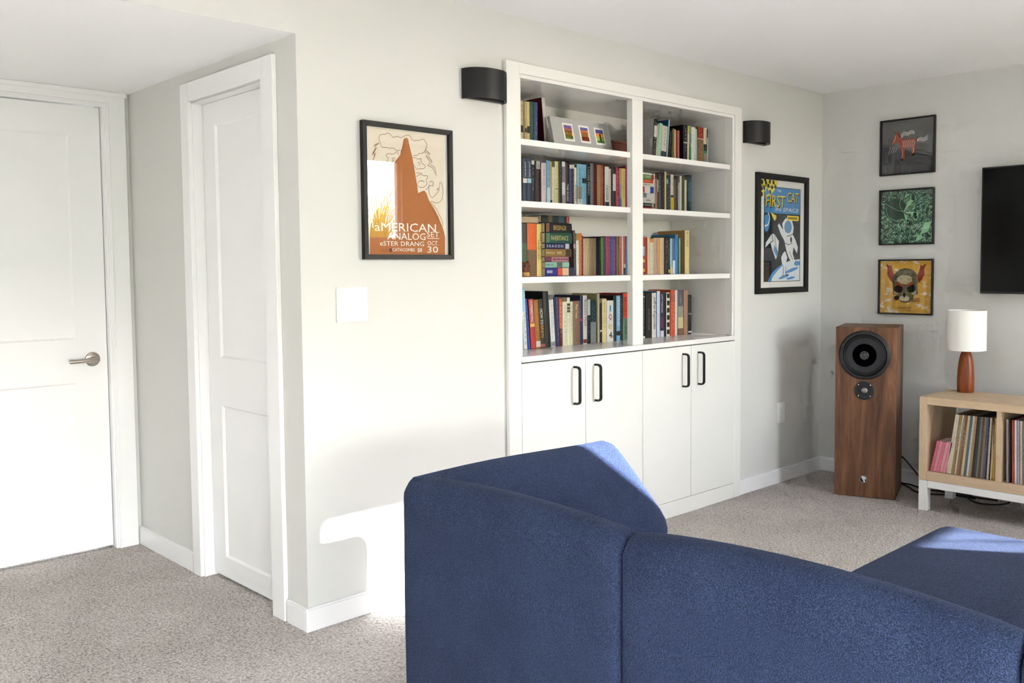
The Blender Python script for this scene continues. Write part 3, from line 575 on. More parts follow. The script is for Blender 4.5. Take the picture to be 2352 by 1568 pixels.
for a, b in SZ:
    MB().box(IX0+.0165, 1.8055, .001, YB-.0005, a, b).box(1.8865, IX1-.0125, .001, YB-.0005, a, b).box(1.8055, 1.8865, .0245, YB-.0005, a, b).build('shelf', MSHELF, bc, bevel=.001, seg=1)
ct = MB().box(IX0+.0005, IX1+.0055, -.026, YB-.0005, .888, .9125).build('countertop', MSHELF, bevel=.0015, seg=1)
tag(ct, 'glossy white countertop ledge below the lowest books', 'countertop')
cu = thing('base_cupboard', 'white base cupboard with four flat doors below the bookcase', 'cupboard', (1.862, 0, 0))
MB().box(IX0+.004, IX1, .006, YB, .085, .880).build('carcass', MCAB, cu)
MB().box(IX0+.001, 2.684, -.017, .006, .0, .0815).build('plinth', MCAB, cu, bevel=.001, seg=1)
DJ = [IX0+.002, 1.456, 1.874, 2.276, 2.682]
def handle_pts(x, y, z0, z1, o):
    r = .016; P = [(x, y, z1), (x, y-o+r, z1)]
    for k in range(1, 6): a = k/6*math.pi/2; P.append((x, y-o+r-math.sin(a)*r, z1-r+math.cos(a)*r))
    P += [(x, y-o, z1-r), (x, y-o, z0+r)]
    for k in range(1, 6): a = k/6*math.pi/2; P.append((x, y-o+r-math.cos(a)*r, z0+r-math.sin(a)*r))
    return P + [(x, y-o+r, z0), (x, y, z0)]
for i, hx in enumerate((1.379, 1.522, 2.205, 2.340)):
    dd = MB().box(DJ[i]+.0016, DJ[i+1]-.0016, -.018, .004, .0845, .8815).build('door', MCAB, cu, bevel=.001, seg=1)
    P = handle_pts(hx, -.0185, .674, .842, .036)
    hb = MB(); pv = [Vector(p) for p in P]; R = []
    for k, p in enumerate(pv):                           # flat bar section
        dr = (pv[min(k+1, len(pv)-1)]-pv[max(k-1, 0)]).normalized(); sd_ = Vector((1, 0, 0)); u2 = dr.cross(sd_).normalized()
        R.append([p+sd_*.0055+u2*.0045, p-sd_*.0055+u2*.0045, p-sd_*.0055-u2*.0045, p+sd_*.0055-u2*.0045])
    hb.loft(R); ORG[dd.name] = ORG[cu.name]
    o = hb.build('handle', MBLK, dd, smooth=True); o['label'] = 'black bow handle'
# ================================================================== books
SHZ = {'1': 1.8525, '2': 1.5865, '3': 1.2565, '4': .913}
SHN = {'L1': 'top left shelf', 'R1': 'top right shelf', 'L2': 'second left shelf', 'R2': 'second right shelf', 'L3': 'third left shelf', 'R3': 'third right shelf', 'L4': 'bottom left shelf', 'R4': 'bottom right shelf'}
SHY = {'L1': .21, 'R1': .115, 'L2': .22, 'R2': .22, 'L3': .22, 'R3': .19, 'L4': .222, 'R4': .222}
ORD = ['first','second','third','fourth','fifth','sixth','seventh','eighth','ninth','tenth','eleventh','twelfth','thirteenth','fourteenth','fifteenth','sixteenth','seventeenth','eighteenth','nineteenth','twentieth'] 
ORD += ['twenty-'+q for q in ORD[:9]] + ['thirtieth'] + ['thirty-'+q for q in ORD[:9]] + ['fortieth']
def bm_(h): return M(tuple(round(c*.78, 4) for c in lin(h)), .5, 'book_'+h, .3, .07, 60)
rng = random.Random(11)
def bars(mb, x0, x1, zt, zb, y, seed, mirror=False):
    """illegible print: rows of small upright dashes down the spine"""
    r = random.Random(seed); cw = (x1-x0); rows = 2 if cw > .02 and r.random() < .35 else 1; k = r.uniform(.75, 1.2)
    for q in range(rows):
        hw = cw*(.17 if rows == 1 else .1)*r.uniform(.8, 1.2); xc = x0+cw*(.5 if rows == 1 else .33+.34*q); z = zt-r.random()*.03*q
        end = zb if r.random() < .6 else zb+(zt-zb)*r.uniform(.1, .35)
        while z > end:
            for _ in range(r.randint(3, 8)):              # one word
                L = r.uniform(.0014, .0026)*k; t_ = .00045*k
                mb.poly([(xc-hw, y, z), (xc-hw, y, z-t_), (xc+hw*r.uniform(.2, 1), y, z-t_), (xc+hw, y, z)])
                if r.random() < .6: mb.poly([(xc-hw*r.random(), y, z-t_), (xc-hw*.2, y, z-L), (xc+hw*.3, y, z-L), (xc+hw*.5, y, z-t_)])
                z -= L*1.25
                if z < end: break
            z -= r.uniform(.003, .012)
    return mb
def make_book(x, w, hh, lean, z, ysp, col, o, label, group, seed):
    dep = o.get('d', .145 + .02*random.Random(seed).random()); dep = min(dep, YB-.004-ysp)
    lr = lean > 0
    bk = thing('book', label, 'book', (x+(w if lr else 0), ysp, z), group)
    bk.rotation_euler = (0, math.radians(lean), 0)
    sx = -w if lr else 0; L = Vector((0, 0, 0)); ORG[bk.name] = L
    t = min(.0016, w*.16); cv = min(.0025, w*.12); mat = bm_(col); side = o.get('side')
    # spine (gently rounded) and two boards
    mb = MB(); sp = [(sx, .002), (sx+w*.2, .0007), (sx+w*.5, 0), (sx+w*.8, .0007), (sx+w, .002), (sx+w, .0045), (sx, .0045)]
    mb.prism([(a, b, 0) for a, b in sp], [(a, b, hh) for a, b in sp])
    if side is None: mb.box(sx, sx+t, .0045, dep, 0, hh).box(sx+w-t, sx+w, .0045, dep, 0, hh)
    mb.build('cover', mat, bk)
    if side is not None:
        c2 = MB().box(sx, sx+t, .0045, dep, 0, hh).box(sx+w-t, sx+w, .0045, dep, 0, hh).build('board', bm_(side), bk)
    MB().box(sx+t, sx+w-t, .0046, dep-.004, .003, hh-.003).build('page_block', MPAGE, bk)
    kf = {1.8525: .8, 1.5865: .9}.get(z, 1.0); fr = lambda v: v*kf if v < .999 else 1.0
    e = .0004; sxm = sx+w*.04; sxM = sx+w*.96; bi = o.get('bi', 0)
    bi0 = sx+w*max(.04, bi); bi1 = sx+w*min(.96, 1-bi)
    for (a, b, c) in o.get('b', []):
        MB().box(bi0, bi1, -e, .0012, hh*(1-fr(b))+.0003, hh*(1-fr(a))-.0003).build('spine_band', bm_(c), bk)
    y = -.0009
    if 'r' in o:
        a, b = o.get('rt', (.08, .88)); bars(MB(), sx+w*.1, sx+w*.9, hh*(1-a), hh*(1-b), y, seed).build('lettering', bm_(o['r']), bk)
    def tx(s, f, c, ww=(.2, .8), sh=0.0):
        f = (fr(f[0]), fr(f[1])); mb = MB(); put_text(mb, s, (sx+w*ww[0], y, hh*(1-f[0])), (0, 0, -hh*(f[1]-f[0])), (w*(ww[1]-ww[0]), 0, 0), sh, True); mb.build('lettering', bm_(c), bk)
    if 't' in o:
        if o['t'] == 'HOW TO BREW': tx('HOW TO', (.2, .52), 'f4f0e8', (.15, .8)); tx('BREW', (.54, .8), 'd8a038', (.15, .8))
        else: tx(o['t'], o['tf'], o['tc'], (.12, .88) if o.get('sk') else (.22, .78), .35 if o.get('sk') else 0.0)
    if 'hp' in o: tx('HARRY POTTER', (.16, .68), '3a3010', (.52, .9)); tx('CURSED CHILD', (.3, .68), '3a3010', (.14, .42))
    if 't2' in o: tx(o['t2'][0], o['t2'][1], '2c1410', (.18, .72)); tx(o['t2'][2], o['t2'][3], '1c2420', (.3, .78))
    if 't3' in o: tx('AMY POEHLER', (.03, .46), 'f0f0f4', (.25, .65)); tx('YES PLEASE', (.54, .8), 'e83c9c', (.25, .65))
    if 'q84' in o:
        for s, f, c in (('1', (.10, .26), '2c94bc'), ('Q', (.31, .48), 'a01c4c'), ('8', (.54, .70), 'e8d428'), ('4', (.75, .91), '101010')):
            mb = MB(); put_text(mb, s, (sx+w*(.4 if s == '1' else .25), y, hh*(1-f[1])), (w*(.2 if s == '1' else .5), 0, 0), (0, 0, hh*(f[1]-f[0])*.9)); mb.build('lettering', bm_(c), bk)
    return bk
cnt = {}
for i, (sh, x, w, hh, lean, col, desc, o) in enumerate(BOOKS):
    k = cnt.get(sh, 0); cnt[sh] = k+1
    make_book(x, w, hh, lean, SHZ[sh[1]], SHY[sh], col, o, '%s, %s from left on %s' % (desc, ORD[k], SHN[sh]), 'books standing on the '+SHN[sh], 100+i)
# books lying flat in piles
def flat_book(x0, x1, z0, z1, ysp, dep, col, label, group, o, seed):
    bk = thing('book', label, 'book', ((x0+x1)/2, ysp, z0), group); w = x1-x0; hh = z1-z0-.0004; t = min(.0016, hh*.15); mat = bm_(col)
    L = ORG[bk.name]; a, b = x0, x1
    mb = MB(); sp = [(.0025, 0), (.0006, hh*.25), (0, hh*.5), (.0006, hh*.75), (.0025, hh), (.005, hh), (.005, 0)]
    mb.prism([(a, ysp+p, z0+q) for p, q in sp], [(b, ysp+p, z0+q) for p, q in sp]).box(a, b, ysp+.005, ysp+dep, z0, z0+t).box(a, b, ysp+.005, ysp+dep, z0+hh-t, z0+hh)
    mb.build('cover', mat, bk)
    MB().box(a+.003, b-.003, ysp+.0051, ysp+dep-.004, z0+t, z0+hh-t).build('page_block', MPAGE, bk)
    for (f0, f1, c) in o.get('b', []): MB().box(a+w*f0+.0003, a+w*f1-.0003, ysp-.0004, ysp+.0012, z0+hh*.05, z0+hh*.95).build('spine_band', bm_(c), bk)
    y = ysp-.0009
    if 't' in o:
        mb = MB(); f = o['tf']; put_text(mb, o['t'], (a+w*f[0], y, z0+hh*.25), (w*(f[1]-f[0]), 0, 0), (0, 0, hh*.5), 0, True); mb.build('lettering', bm_(o['tc']), bk)
    if 'r' in o:
        r = random.Random(seed); mb = MB(); xx = a+w*o.get('rt', (.2, .8))[0]
        while xx < a+w*o.get('rt', (.2, .8))[1]:
            q = r.uniform(.003, .007)
            if r.random() > .15: mb.poly([(xx, y, z0+hh*.35), (xx+q*.65, y, z0+hh*.35), (xx+q*.65, y, z0+hh*.68), (xx, y, z0+hh*.68)])
            xx += q
        mb.build('lettering', bm_(o['r']), bk)
    return bk
P3 = [(1.4170, 1.6156, 1.2565, 1.2962, '2c2c84', 'blue book with sunset colours', dict(b=[(.42, .58, 'e05c3c'), (.58, .8, 'f0c8a0'), (.8, .99, '20304c')], r='c8d0f0', rt=(.05, .25))),
 (1.4170, 1.5807, 1.2966, 1.3234, '98c4b8', 'pale teal book with picture', dict(b=[(.48, .7, '54644c')], r='6c9488', rt=(.04, .3))),
 (1.4170, 1.5792, 1.3238, 1.3483, '7c3c54', 'maroon patterned book', dict(b=[(.25, .97, 'b88090')], r='58283c', rt=(.3, .95))),
 (1.4170, 1.5962, 1.3487, 1.3856, '94743c', 'gold-brown book with cream letters', dict(t='AMBER SPYGLASS', tc='ecdcb4', tf=(.02, .34), b=[(.78, .97, '3c3020')], r='e8dcc0', rt=(.45, .6))),
 (1.4170, 1.5881, 1.3860, 1.4127, '242c5c', 'navy book with widely spaced white capitals', dict(t='E R A G O N', tc='e4e4ec', tf=(.06, .7), b=[(.8, .95, 'c8ccd8')])),
 (1.4170, 1.6018, 1.4131, 1.4636, '1d5448', 'deep green book with gold letters', dict(t='INHERITANCE', tc='d8c878', tf=(.2, .85), b=[(.03, .16, '5c7c5c')])),
 (1.4170, 1.6005, 1.4640, 1.5098, '141216', 'black book with gold letters', dict(t='BRISINGR', tc='d8b464', tf=(.3, .78), b=[(.03, .15, '8c5c3c')])),
 (1.3937, 1.5826, 1.5102, 1.5444, '1f2c2c', 'dark teal book', dict(b=[(.22, .38, '5a4c34'), (.6, .8, '24505c'), (.9, .97, 'd04048')]))]
fb = thing('book', 'brown book lying on top of the tall orange hardback, pages outward', 'book', (1.335, .215, 1.5052))
MB().box(1.279, 1.392, .215, .365, 1.5052, 1.5075).box(1.279, 1.392, .215, .365, 1.5345, 1.5365).box(1.279, 1.392, .361, .365, 1.5075, 1.5345).build('cover', bm_('5a4c38'), fb)
MB().box(1.281, 1.390, .218, .361, 1.5076, 1.5344).build('page_block', M('b8a488', .9, 'aged_pages', .1, .1, 200), fb)
pos = ['lowest', 'second from bottom', 'third from bottom', 'fourth from bottom', 'fourth from top', 'third from top', 'second from top', 'topmost', 'topmost']
for i, (a, b, c, d, col, desc, o) in enumerate(P3):
    flat_book(a, b, c, d, .200, .15, col, '%s lying in third left shelf pile, %s' % (desc, pos[i]), 'flat books piled on the third left shelf', o, 500+i)
P2 = [(2.058, 2.2435, .0000, .0248, 'a82c34', 'red book', dict(b=[(.86, .99, 'b4a484')], r='e8c0b8')), (2.058, 2.2435, .0250, .0470, '201c1f', 'black book with tan mark', dict(b=[(.85, .93, 'c8b08c')], r='a8a4a0')),
 (2.058, 2.2405, .0472, .0745, 'dedad2', 'wide white book with grey letters', dict(r='98948c')), (2.058, 2.2343, .0747, .0983, 'd8d8d8', 'white book with black-and-white photo', dict(b=[(.1, .65, '7c8488')])),
 (2.058, 2.2344, .0985, .1360, 'e4e0dc', 'red white and blue book', dict(b=[(.02, .55, 'c03038'), (.82, .99, '2c4c9c')])), (2.058, 2.2344, .1362, .1531, 'e0dcd4', 'thin white book', dict(r='a09c90')),
 (2.058, 2.2283, .1533, .1712, 'dc5434', 'orange-red book', dict(r='f0b090')), (2.058, 2.2345, .1714, .1978, '7c9c64', 'green book with red end', dict(b=[(.88, .99, 'a83034')], r='c8d4b8'))]
for i, (a, b, c, d, col, desc, o) in enumerate(P2):
    flat_book(a, b, 1.5865+c, 1.5865+d, .195, .15, col, '%s in pile behind centre post, %s' % (desc, pos[i]), 'flat books piled behind the centre post', o, 600+i)
o = MB().box(2.065, 2.225, .2, .33, 1.7846, 1.7915).build('paper_booklet', M('e2e0da', .7, None, .2), bevel=.001, seg=1); tag(o, 'thin pale booklet on top of the pile behind the centre post', 'booklet')
# grey triple picture frame, box and owl
def leanbox(nm, x0, x1, yb, z0, hh, th, ang, mat, parent, k0=0, k1=1, off=0.0, inset=(0, 0)):
    """slab leaning back by ang; k0..k1 part of its height, off = proud of its face"""
    c, s_ = math.cos(ang), math.sin(ang)
    def q(y, z): return (yb + y*c + z*s_, z0 - y*s_*0 + z*c + (-y*s_ if y > 0 else 0))
    a, b = hh*k0, hh*k1
    pr = [q(-off, a), q(-off, b), q(th-off, b), q(th-off, a)]
    return MB().prism([(x0, *p) for p in pr], [(x1, *p) for p in pr]).build(nm, mat, parent)
pf = thing('triple_picture_frame', 'wide grey picture mount with three small sunset prints, leaning on top left shelf', 'picture frame', (1.61, .15, 1.8525))
ANG = math.radians(14); MGREYM = M('b2b2b0', .6, 'grey_mount', .3, .02)
def flatlean(x0, x1, k0, k1, off, mat, nm, par, th=.001, hh=.150, yb=.150):
    c, s_ = math.cos(ANG), math.sin(ANG)
    def q(n, u): return (yb + u*s_ + n*c, 1.8565 + u*c - n*s_)
    a, b = hh*k0, hh*k1; pr = [q(-off-th, a), q(-off-th, b), q(-off, b), q(-off, a)]
    return MB().prism([(x0, *p) for p in pr], [(x1, *p) for p in pr]).build(nm, mat, par)
flatlean(1.420, 1.835, 0, 1, 0, MGREYM, 'mount', pf, .016)
MB().box(1.44, 1.452, .166, .21, 1.8526, 1.90).build('easel_foot', MGREYM, pf)
for k, (xa, bands) in enumerate(((1.494, [(0, .25, '6a7a34'), (.25, .5, 'd8a050'), (.5, .75, 'b06a48'), (.75, 1, '7c5c98')]), (1.608, [(0, .3, '8c3c2c'), (.3, .55, 'e0b048'), (.55, .8, 'c87848'), (.8, 1, '6c68a8')]), (1.718, [(0, .15, '4c7c34'), (.15, .45, 'a8c050'), (.45, .72, 'e89848'), (.72, 1, '54549c')]))):
    pm = flatlean(xa, xa+.072, .24, .83, .0165, M('eceae6', .6, 'print_border', .3, .01), 'print', pf)
    ORG[pm.name] = ORG[pf.name]
    for f0, f1, c in bands: flatlean(xa+.010, xa+.062, .31+.45*f0, .31+.45*f1, .0178, M(c, .6, None, .2, .3, 120), 'print_colour', pm)
    if k == 2: flatlean(xa+.031, xa+.041, .36, .62, .0190, M('1c2c1c', .7), 'print_tree', pm)
    else: 
        for j in range(5): flatlean(xa+.013+j*.009, xa+.017+j*.009, .40, .58, .0190, M('34401c' if k == 0 else '5c2418', .7), 'print_tree', pm)
bx = thing('wooden_box', 'plain reddish-brown wooden box at the right end of the top left shelf', 'box', (1.93, .19, 1.8525))
MBOX = wood_mat('mahogany', [(.3, '4a2014'), (.7, '6c3520')], (3, 3, 30), .45)
MB().box(1.835, 2.030, .135, .245, 1.8526, 1.914).build('body', MBOX, bx, bevel=.002)
MB().box(1.833, 2.032, .133, .247, 1.9145, 1.926).build('lid', MBOX, bx, bevel=.002)
ow = thing('owl_figurine', 'small carved brown wooden owl in front of the third left shelf books', 'figurine', (1.233, .150, 1.2565))
MOWL = wood_mat('carved_wood', [(.3, '4c2414'), (.7, '7c4428')], (40, 40, 20), .5); MOWL2 = M('c89c5c', .5, 'pale_wood', .3, .15, 60)
MB().lathe([(.017, 0), (.021, .003), (.0225, .012), (.020, .02), (.010, .022)], (1.233, .150, 1.2566), 'z', 20).build('base', MOWL2, ow, smooth=True)
R = []
for z, rx, ry in ((.014, .014, .012), (.02, .021, .016), (.032, .0255, .019), (.044, .0265, .019), (.054, .0265, .017), (.061, .0255, .015), (.064, .022, .012)):
    R.append([(1.233+rx*math.cos(a*math.pi/10), .150+ry*math.sin(a*math.pi/10), 1.2566+z+(.006*abs(math.cos(a*math.pi/10))**3 if z > .05 else 0)) for a in range(20)])
MB().loft(R).build('body', MOWL, ow, smooth=True)
for s_ in (-1, 1):
    MB().lathe([(.0, -.0195), (.0035, -.0195), (.005, -.016), (.005, -.012)], (1.233+s_*.0125, .150, 1.2566+.048), 'y', 14).build('eye', M('1c0f08', .3), ow, smooth=True)
MB().prism([(1.229, .1315, 1.3045), (1.237, .1315, 1.3045), (1.233, .1290, 1.290)], [(1.229, .138, 1.3045), (1.237, .138, 1.3045), (1.233, .138, 1.288)]).build('beak', M('2a140a', .4), ow)
# ================================================================== pictures on the walls
class Art:
    def __init__(s, P, W, Hh): s.P = P; s.W = W; s.H = Hh
    n = 0
    def poly(s, mb, pts, d):
        Art.n += 1; e = d+(Art.n % 25)*8e-6; mb.poly([s.P(a, b, e) for a, b in pts]); return mb
    def rect(s, mb, a, b, c, e, d): return s.poly(mb, [(a, b), (a, e), (c, e), (c, b)], d)
    def ell(s, mb, cx, cy, rx, ry, d, n=24, rot=0.0):
        return s.poly(mb, [(cx+(rx*math.cos(t)*math.cos(rot)-ry*math.sin(t)*math.sin(rot)), cy+(rx*math.cos(t)*math.sin(rot)+ry*math.sin(t)*math.cos(rot))*s.W/s.H) for t in [-2*math.pi*i/n for i in range(n)]], d)
    def line(s, mb, pts, w, d, closed=False):
        P = [Vector((a, b/(s.W/s.H))) for a, b in pts]; P = [p for i, p in enumerate(P) if i == 0 or (p-P[i-1]).length > 1e-5]
        if closed: P.append(P[0])
        ar = s.W/s.H; Art.n += 1; e = d+(Art.n % 25)*8e-6; n = len(mb.v); k = len(P)
        for i, p in enumerate(P):
            a, b = (P[-2] if closed and i == 0 else P[max(i-1, 0)]), (P[1] if closed and i == k-1 else P[min(i+1, k-1)])
            t = b-a
            if t.length < 1e-6: t = Vector((1, 0))
            t.normalize(); c = abs(t.dot((b-p).normalized())) if (b-p).length > 1e-6 else 1; nn = Vector((-t.y, t.x))*(w/2/max(.5, c))
            for q in (p+nn, p-nn): mb.v.append(s.P(q.x, q.y*ar, e))
        for i in range(k-1): mb.f.append((n+2*i, n+2*i+1, n+2*i+3, n+2*i+2))
        return mb
    def text(s, mb, t, box, d, shear=0.0):
        (a, b), (c, e) = box; O = Vector(s.P(a, e, d)); U = Vector(s.P(c, e, d))-O; V = Vector(s.P(a, b, d))-O
        return put_text(mb, t, O, U, V, shear)
def smooth(pts, n=3):
    for _ in range(n):
        q = [pts[0]]
        for a, b in zip(pts, pts[1:]): q += [(a[0]*.75+b[0]*.25, a[1]*.75+b[1]*.25), (a[0]*.25+b[0]*.75, a[1]*.25+b[1]*.75)]
        pts = q + [pts[-1]]
    return pts
def picture(nm, label, wall, x0, x1, z0, z1, fw_, dep, fmat, paper, glass=True):
    """x0..x1 = viewer's left..right outer edge; returns root, Art of the inner opening"""
    if wall == 'n': Pw = lambda h, z, d: (h, -d, z)
    else: Pw = lambda h, z, d: (XB-d, h, z)
    sg = 1 if x1 > x0 else -1
    c = Pw((x0+x1)/2, z0, .001); t = thing(nm, label, 'picture', c)
    def slab(h0, h1, za, zb, d0, d1, mat, name, bev=0):
        a, b = Pw(h0, za, d0), Pw(h1, zb, d1); return MB().box(a[0], b[0], a[1], b[1], a[2], b[2]).build(name, mat, t, bevel=bev, seg=1)
    ix0, ix1, iz0, iz1 = x0+sg*fw_, x1-sg*fw_, z0+fw_, z1-fw_
    mb = MB(); out = [(x0, z0), (x1, z0), (x1, z1), (x0, z1)]; inn = [(ix0, iz0), (ix1, iz0), (ix1, iz1), (ix0, iz1)]
    for k in range(4):
        j = (k+1) % 4; q = [out[k], out[j], inn[j], inn[k]]
        mb.prism([Pw(h, z, .0012) for h, z in q], [Pw(h, z, dep) for h, z in q])
    mb.build('frame', fmat, t, bevel=.0012, seg=1)
    slab(ix0-sg*.001, ix1+sg*.001, iz0-.001, iz1+.001, .0015, .006, paper, 'backing')
    if glass: slab(ix0-sg*.001, ix1+sg*.001, iz0-.001, iz1+.001, dep-.010, dep-.008, MGLASS, 'glass')
    W_, H_ = abs(ix1-ix0), iz1-iz0
    return t, Art(lambda a, b, d: Pw(ix0+sg*a*W_, iz1-b*H_, .006+d), W_, H_)
def ink(h): return M(h, .8, None, .15, .04, 60)
def layer(t, name, mat, fn, d=None):
    mb = MB(); fn(mb)
    # make sure flat print faces the room
    return mb.build(name, mat, t, recalc=False)
# ---- brown mountain gig poster
t, A = picture('framed_poster', 'brown mountain concert poster in black wooden frame above the light switch', 'n', .2545, .6795, 1.3330, 1.8445, .0185, .022, MBLKWOOD, M('f0eee8', .8, 'white_mat', .2, .01))
MOUNTAIN = [(0.454,0.072),(0.482,0.058),(0.507,0.065),(0.525,0.123),(0.556,0.207),(0.583,0.317),(0.603,0.403),(0.621,0.496),(0.665,0.482),(0.701,0.472),(0.729,0.498),(0.754,0.548),(0.814,0.609),(0.874,0.683),(0.935,0.784),(0.96,0.848),(0.957,0.999),(0.034,0.999),(0.038,0.837),(0.053,0.764),(0.092,0.685),(0.169,0.593),(0.227,0.506),(0.271,0.407),(0.304,0.32),(0.347,0.256),(0.406,0.204),(0.437,0.129)]
LINES = [[(0.436,0.172),(0.398,0.162),(0.373,0.172),(0.344,0.157),(0.312,0.149),(0.278,0.159),(0.246,0.151),(0.208,0.158),(0.18,0.146),(0.181,0.122),(0.163,0.105),(0.16,0.081),(0.173,0.062),(0.205,0.05),(0.235,0.053),(0.258,0.037),(0.292,0.041),(0.311,0.059),(0.333,0.07),(0.362,0.056),(0.395,0.058),(0.419,0.066),(0.449,0.052),(0.48,0.04),(0.517,0.035),(0.543,0.045),(0.546,0.062),(0.581,0.079),(0.613,0.067),(0.649,0.072),(0.669,0.056),(0.705,0.056),(0.725,0.074),(0.745,0.089),(0.74,0.111),(0.724,0.132),(0.711,0.155),(0.678,0.172),(0.642,0.172),(0.614,0.194),(0.582,0.191),(0.566,0.202)],
[(0.387,0.205),(0.384,0.181),(0.365,0.177),(0.349,0.191),(0.33,0.197),(0.307,0.203),(0.288,0.199),(0.263,0.201),(0.242,0.209),(0.246,0.224),(0.268,0.23),(0.256,0.256),(0.244,0.281),(0.255,0.31),(0.273,0.324),(0.296,0.332),(0.289,0.308),(0.305,0.289),(0.32,0.276),(0.305,0.265),(0.328,0.251)],
[(0.31,0.24),(0.321,0.229),(0.34,0.23),(0.34,0.245),(0.321,0.251),(0.31,0.24)],
[(0.07,0.275),(0.099,0.278),(0.121,0.291),(0.143,0.304),(0.161,0.311),(0.177,0.29),(0.188,0.27),(0.195,0.294),(0.206,0.313),(0.187,0.328),(0.157,0.342),(0.127,0.341),(0.101,0.35),(0.109,0.323),(0.095,0.305),(0.08,0.291)],
[(0.566,0.217),(0.59,0.208),(0.621,0.223),(0.645,0.219),(0.665,0.208),(0.661,0.233),(0.676,0.257),(0.704,0.263),(0.72,0.272),(0.708,0.288),(0.683,0.297),(0.651,0.296),(0.619,0.305),(0.6,0.299),(0.584,0.285),(0.573,0.268)],
[(0.602,0.366),(0.628,0.35),(0.658,0.343),(0.698,0.354),(0.747,0.346),(0.738,0.372),(0.718,0.386),(0.737,0.41),(0.716,0.436),(0.684,0.45),(0.64,0.449),(0.608,0.436),(0.617,0.415),(0.637,0.399),(0.681,0.392)],
[(0.762,0.404),(0.791,0.39),(0.823,0.401),(0.806,0.414),(0.818,0.434),(0.79,0.428),(0.769,0.434),(0.761,0.419)],
[(0.716,0.467),(0.749,0.447),(0.761,0.424),(0.752,0.472),(0.767,0.509),(0.795,0.533),(0.837,0.507),(0.867,0.48),(0.892,0.466),(0.884,0.444),(0.859,0.455),(0.867,0.467),(0.901,0.428),(0.893,0.403),(0.91,0.392),(0.934,0.426),(0.941,0.477),(0.928,0.529),(0.898,0.56),(0.848,0.572),(0.815,0.563),(0.775,0.554),(0.794,0.579),(0.839,0.608),(0.863,0.633),(0.887,0.67),(0.92,0.708),(0.935,0.749),(0.914,0.764),(0.89,0.734)],
[(.62,.25),(.64,.245),(.65,.26),(.635,.268)],[(.665,.40),(.69,.395),(.70,.41)],[(.60,.33),(.63,.335),(.66,.33),(.68,.34)],[(.79,.62),(.82,.64),(.85,.69),(.88,.72)]]
ZIG = [[(0.166,0.123),(0.115,0.15),(0.134,0.163),(0.09,0.212),(0.12,0.204),(0.089,0.262),(.108,.214),(.078,.222),(.118,.166),(.098,.148),(.15,.124)], [(0.723,0.141),(0.779,0.169),(0.753,0.189),(0.802,0.23),(0.771,0.257),(0.832,0.273),(0.857,0.343),(0.805,0.28),(0.745,0.265),(.778,.232),(.728,.19),(.752,.171),(.708,.158)]]
layer(t, 'paper', M('eadfcc', .85, 'cream_poster_paper', .15, .02), lambda mb: A.rect(mb, .035, .004, .958, .998, .0004))
layer(t, 'printed_mountain', ink('b4703c'), lambda mb: A.poly(mb, MOUNTAIN[::-1], .0008))
layer(t, 'printed_outlines', ink('7c4438'), lambda mb: [A.line(mb, smooth(l, 2), .0042, .0012) for l in LINES] + [A.line(mb, l, .0042, .0012) for l in ZIG])
def fn(mb):
    for s_, b in (('aMERICAN', ((0.094,0.746),(0.84,0.814))), ('ANALOG', ((0.238,0.824),(0.706,0.88))), ('SET', ((0.722,0.809),(0.881,0.853))), ('eSTER DRANG', ((0.151,0.893),(0.685,0.93))), ('OCT.', ((0.73,0.887),(0.869,0.921))), ('CATACOMBS', ((0.295,0.948),(0.567,0.974))), ('$8', ((0.604,0.946),(0.659,0.983))), ('30', ((0.725,0.93),(0.864,0.983)))): A.text(mb, s_, b, .0014)
    A.rect(mb, .727, .862, .881, .867, .0014)
layer(t, 'lettering', ink('f4f0ea'), fn)
layer(t, 'small_marks', ink('7c4438'), lambda mb: [A.line(mb, [(.165, .985), (.18, .955), (.195, .985)], .004, .0014), A.line(mb, [(.21, .985), (.225, .955), (.24, .985)], .004, .0014), A.ell(mb, .275, .965, .02, .02, .0014), ])
# ---- space comic poster (figures left out, plain rocket instead)
t, A = picture('framed_poster', 'blue and yellow space comic poster in black frame right of the bookcase', 'n', 2.904, 3.4745, 1.1350, 1.8290, .034, .022, MBLKWOOD, M('eceae8', .8, 'white_poster_paper', .15, .01))
layer(t, 'printed_sky', ink('2c3038'), lambda mb: A.rect(mb, .11, .30, .906, .945, .0004))
layer(t, 'printed_header', ink('4a90cc'), lambda mb: A.rect(mb, .11, .065, .906, .308, .0006))
layer(t, 'printed_planet', ink('dfe8f0'), lambda mb: A.poly(mb, [(.192,.944),(.257,.88),(.366,.828),(.499,.784),(.681,.749),(.905,.735),(.905,.944)][::-1], .0009))
layer(t, 'printed_ocean', ink('4c94d4'), lambda mb: [A.poly(mb, [(.192,.944),(.257,.88),(.366,.828),(.499,.784),(.53,.79),(.40,.845),(.30,.90),(.26,.944)][::-1], .0012), A.ell(mb, .72, .84, .15, .02, .0012, 20, -.2), A.ell(mb, .55, .90, .12, .018, .0012, 20, -.2), A.ell(mb, .70, .915, .10, .015, .0012, 20, -.1), A.ell(mb, .84, .775, .07, .03, .0012), A.ell(mb, .16, .40, .06, .10, .0012)])
layer(t, 'printed_ring', ink('e4eaee'), lambda mb: A.line(mb, smooth([(.12, .43), (.19, .42), (.225, .375), (.22, .33), (.19, .31)]), .02, .0014))
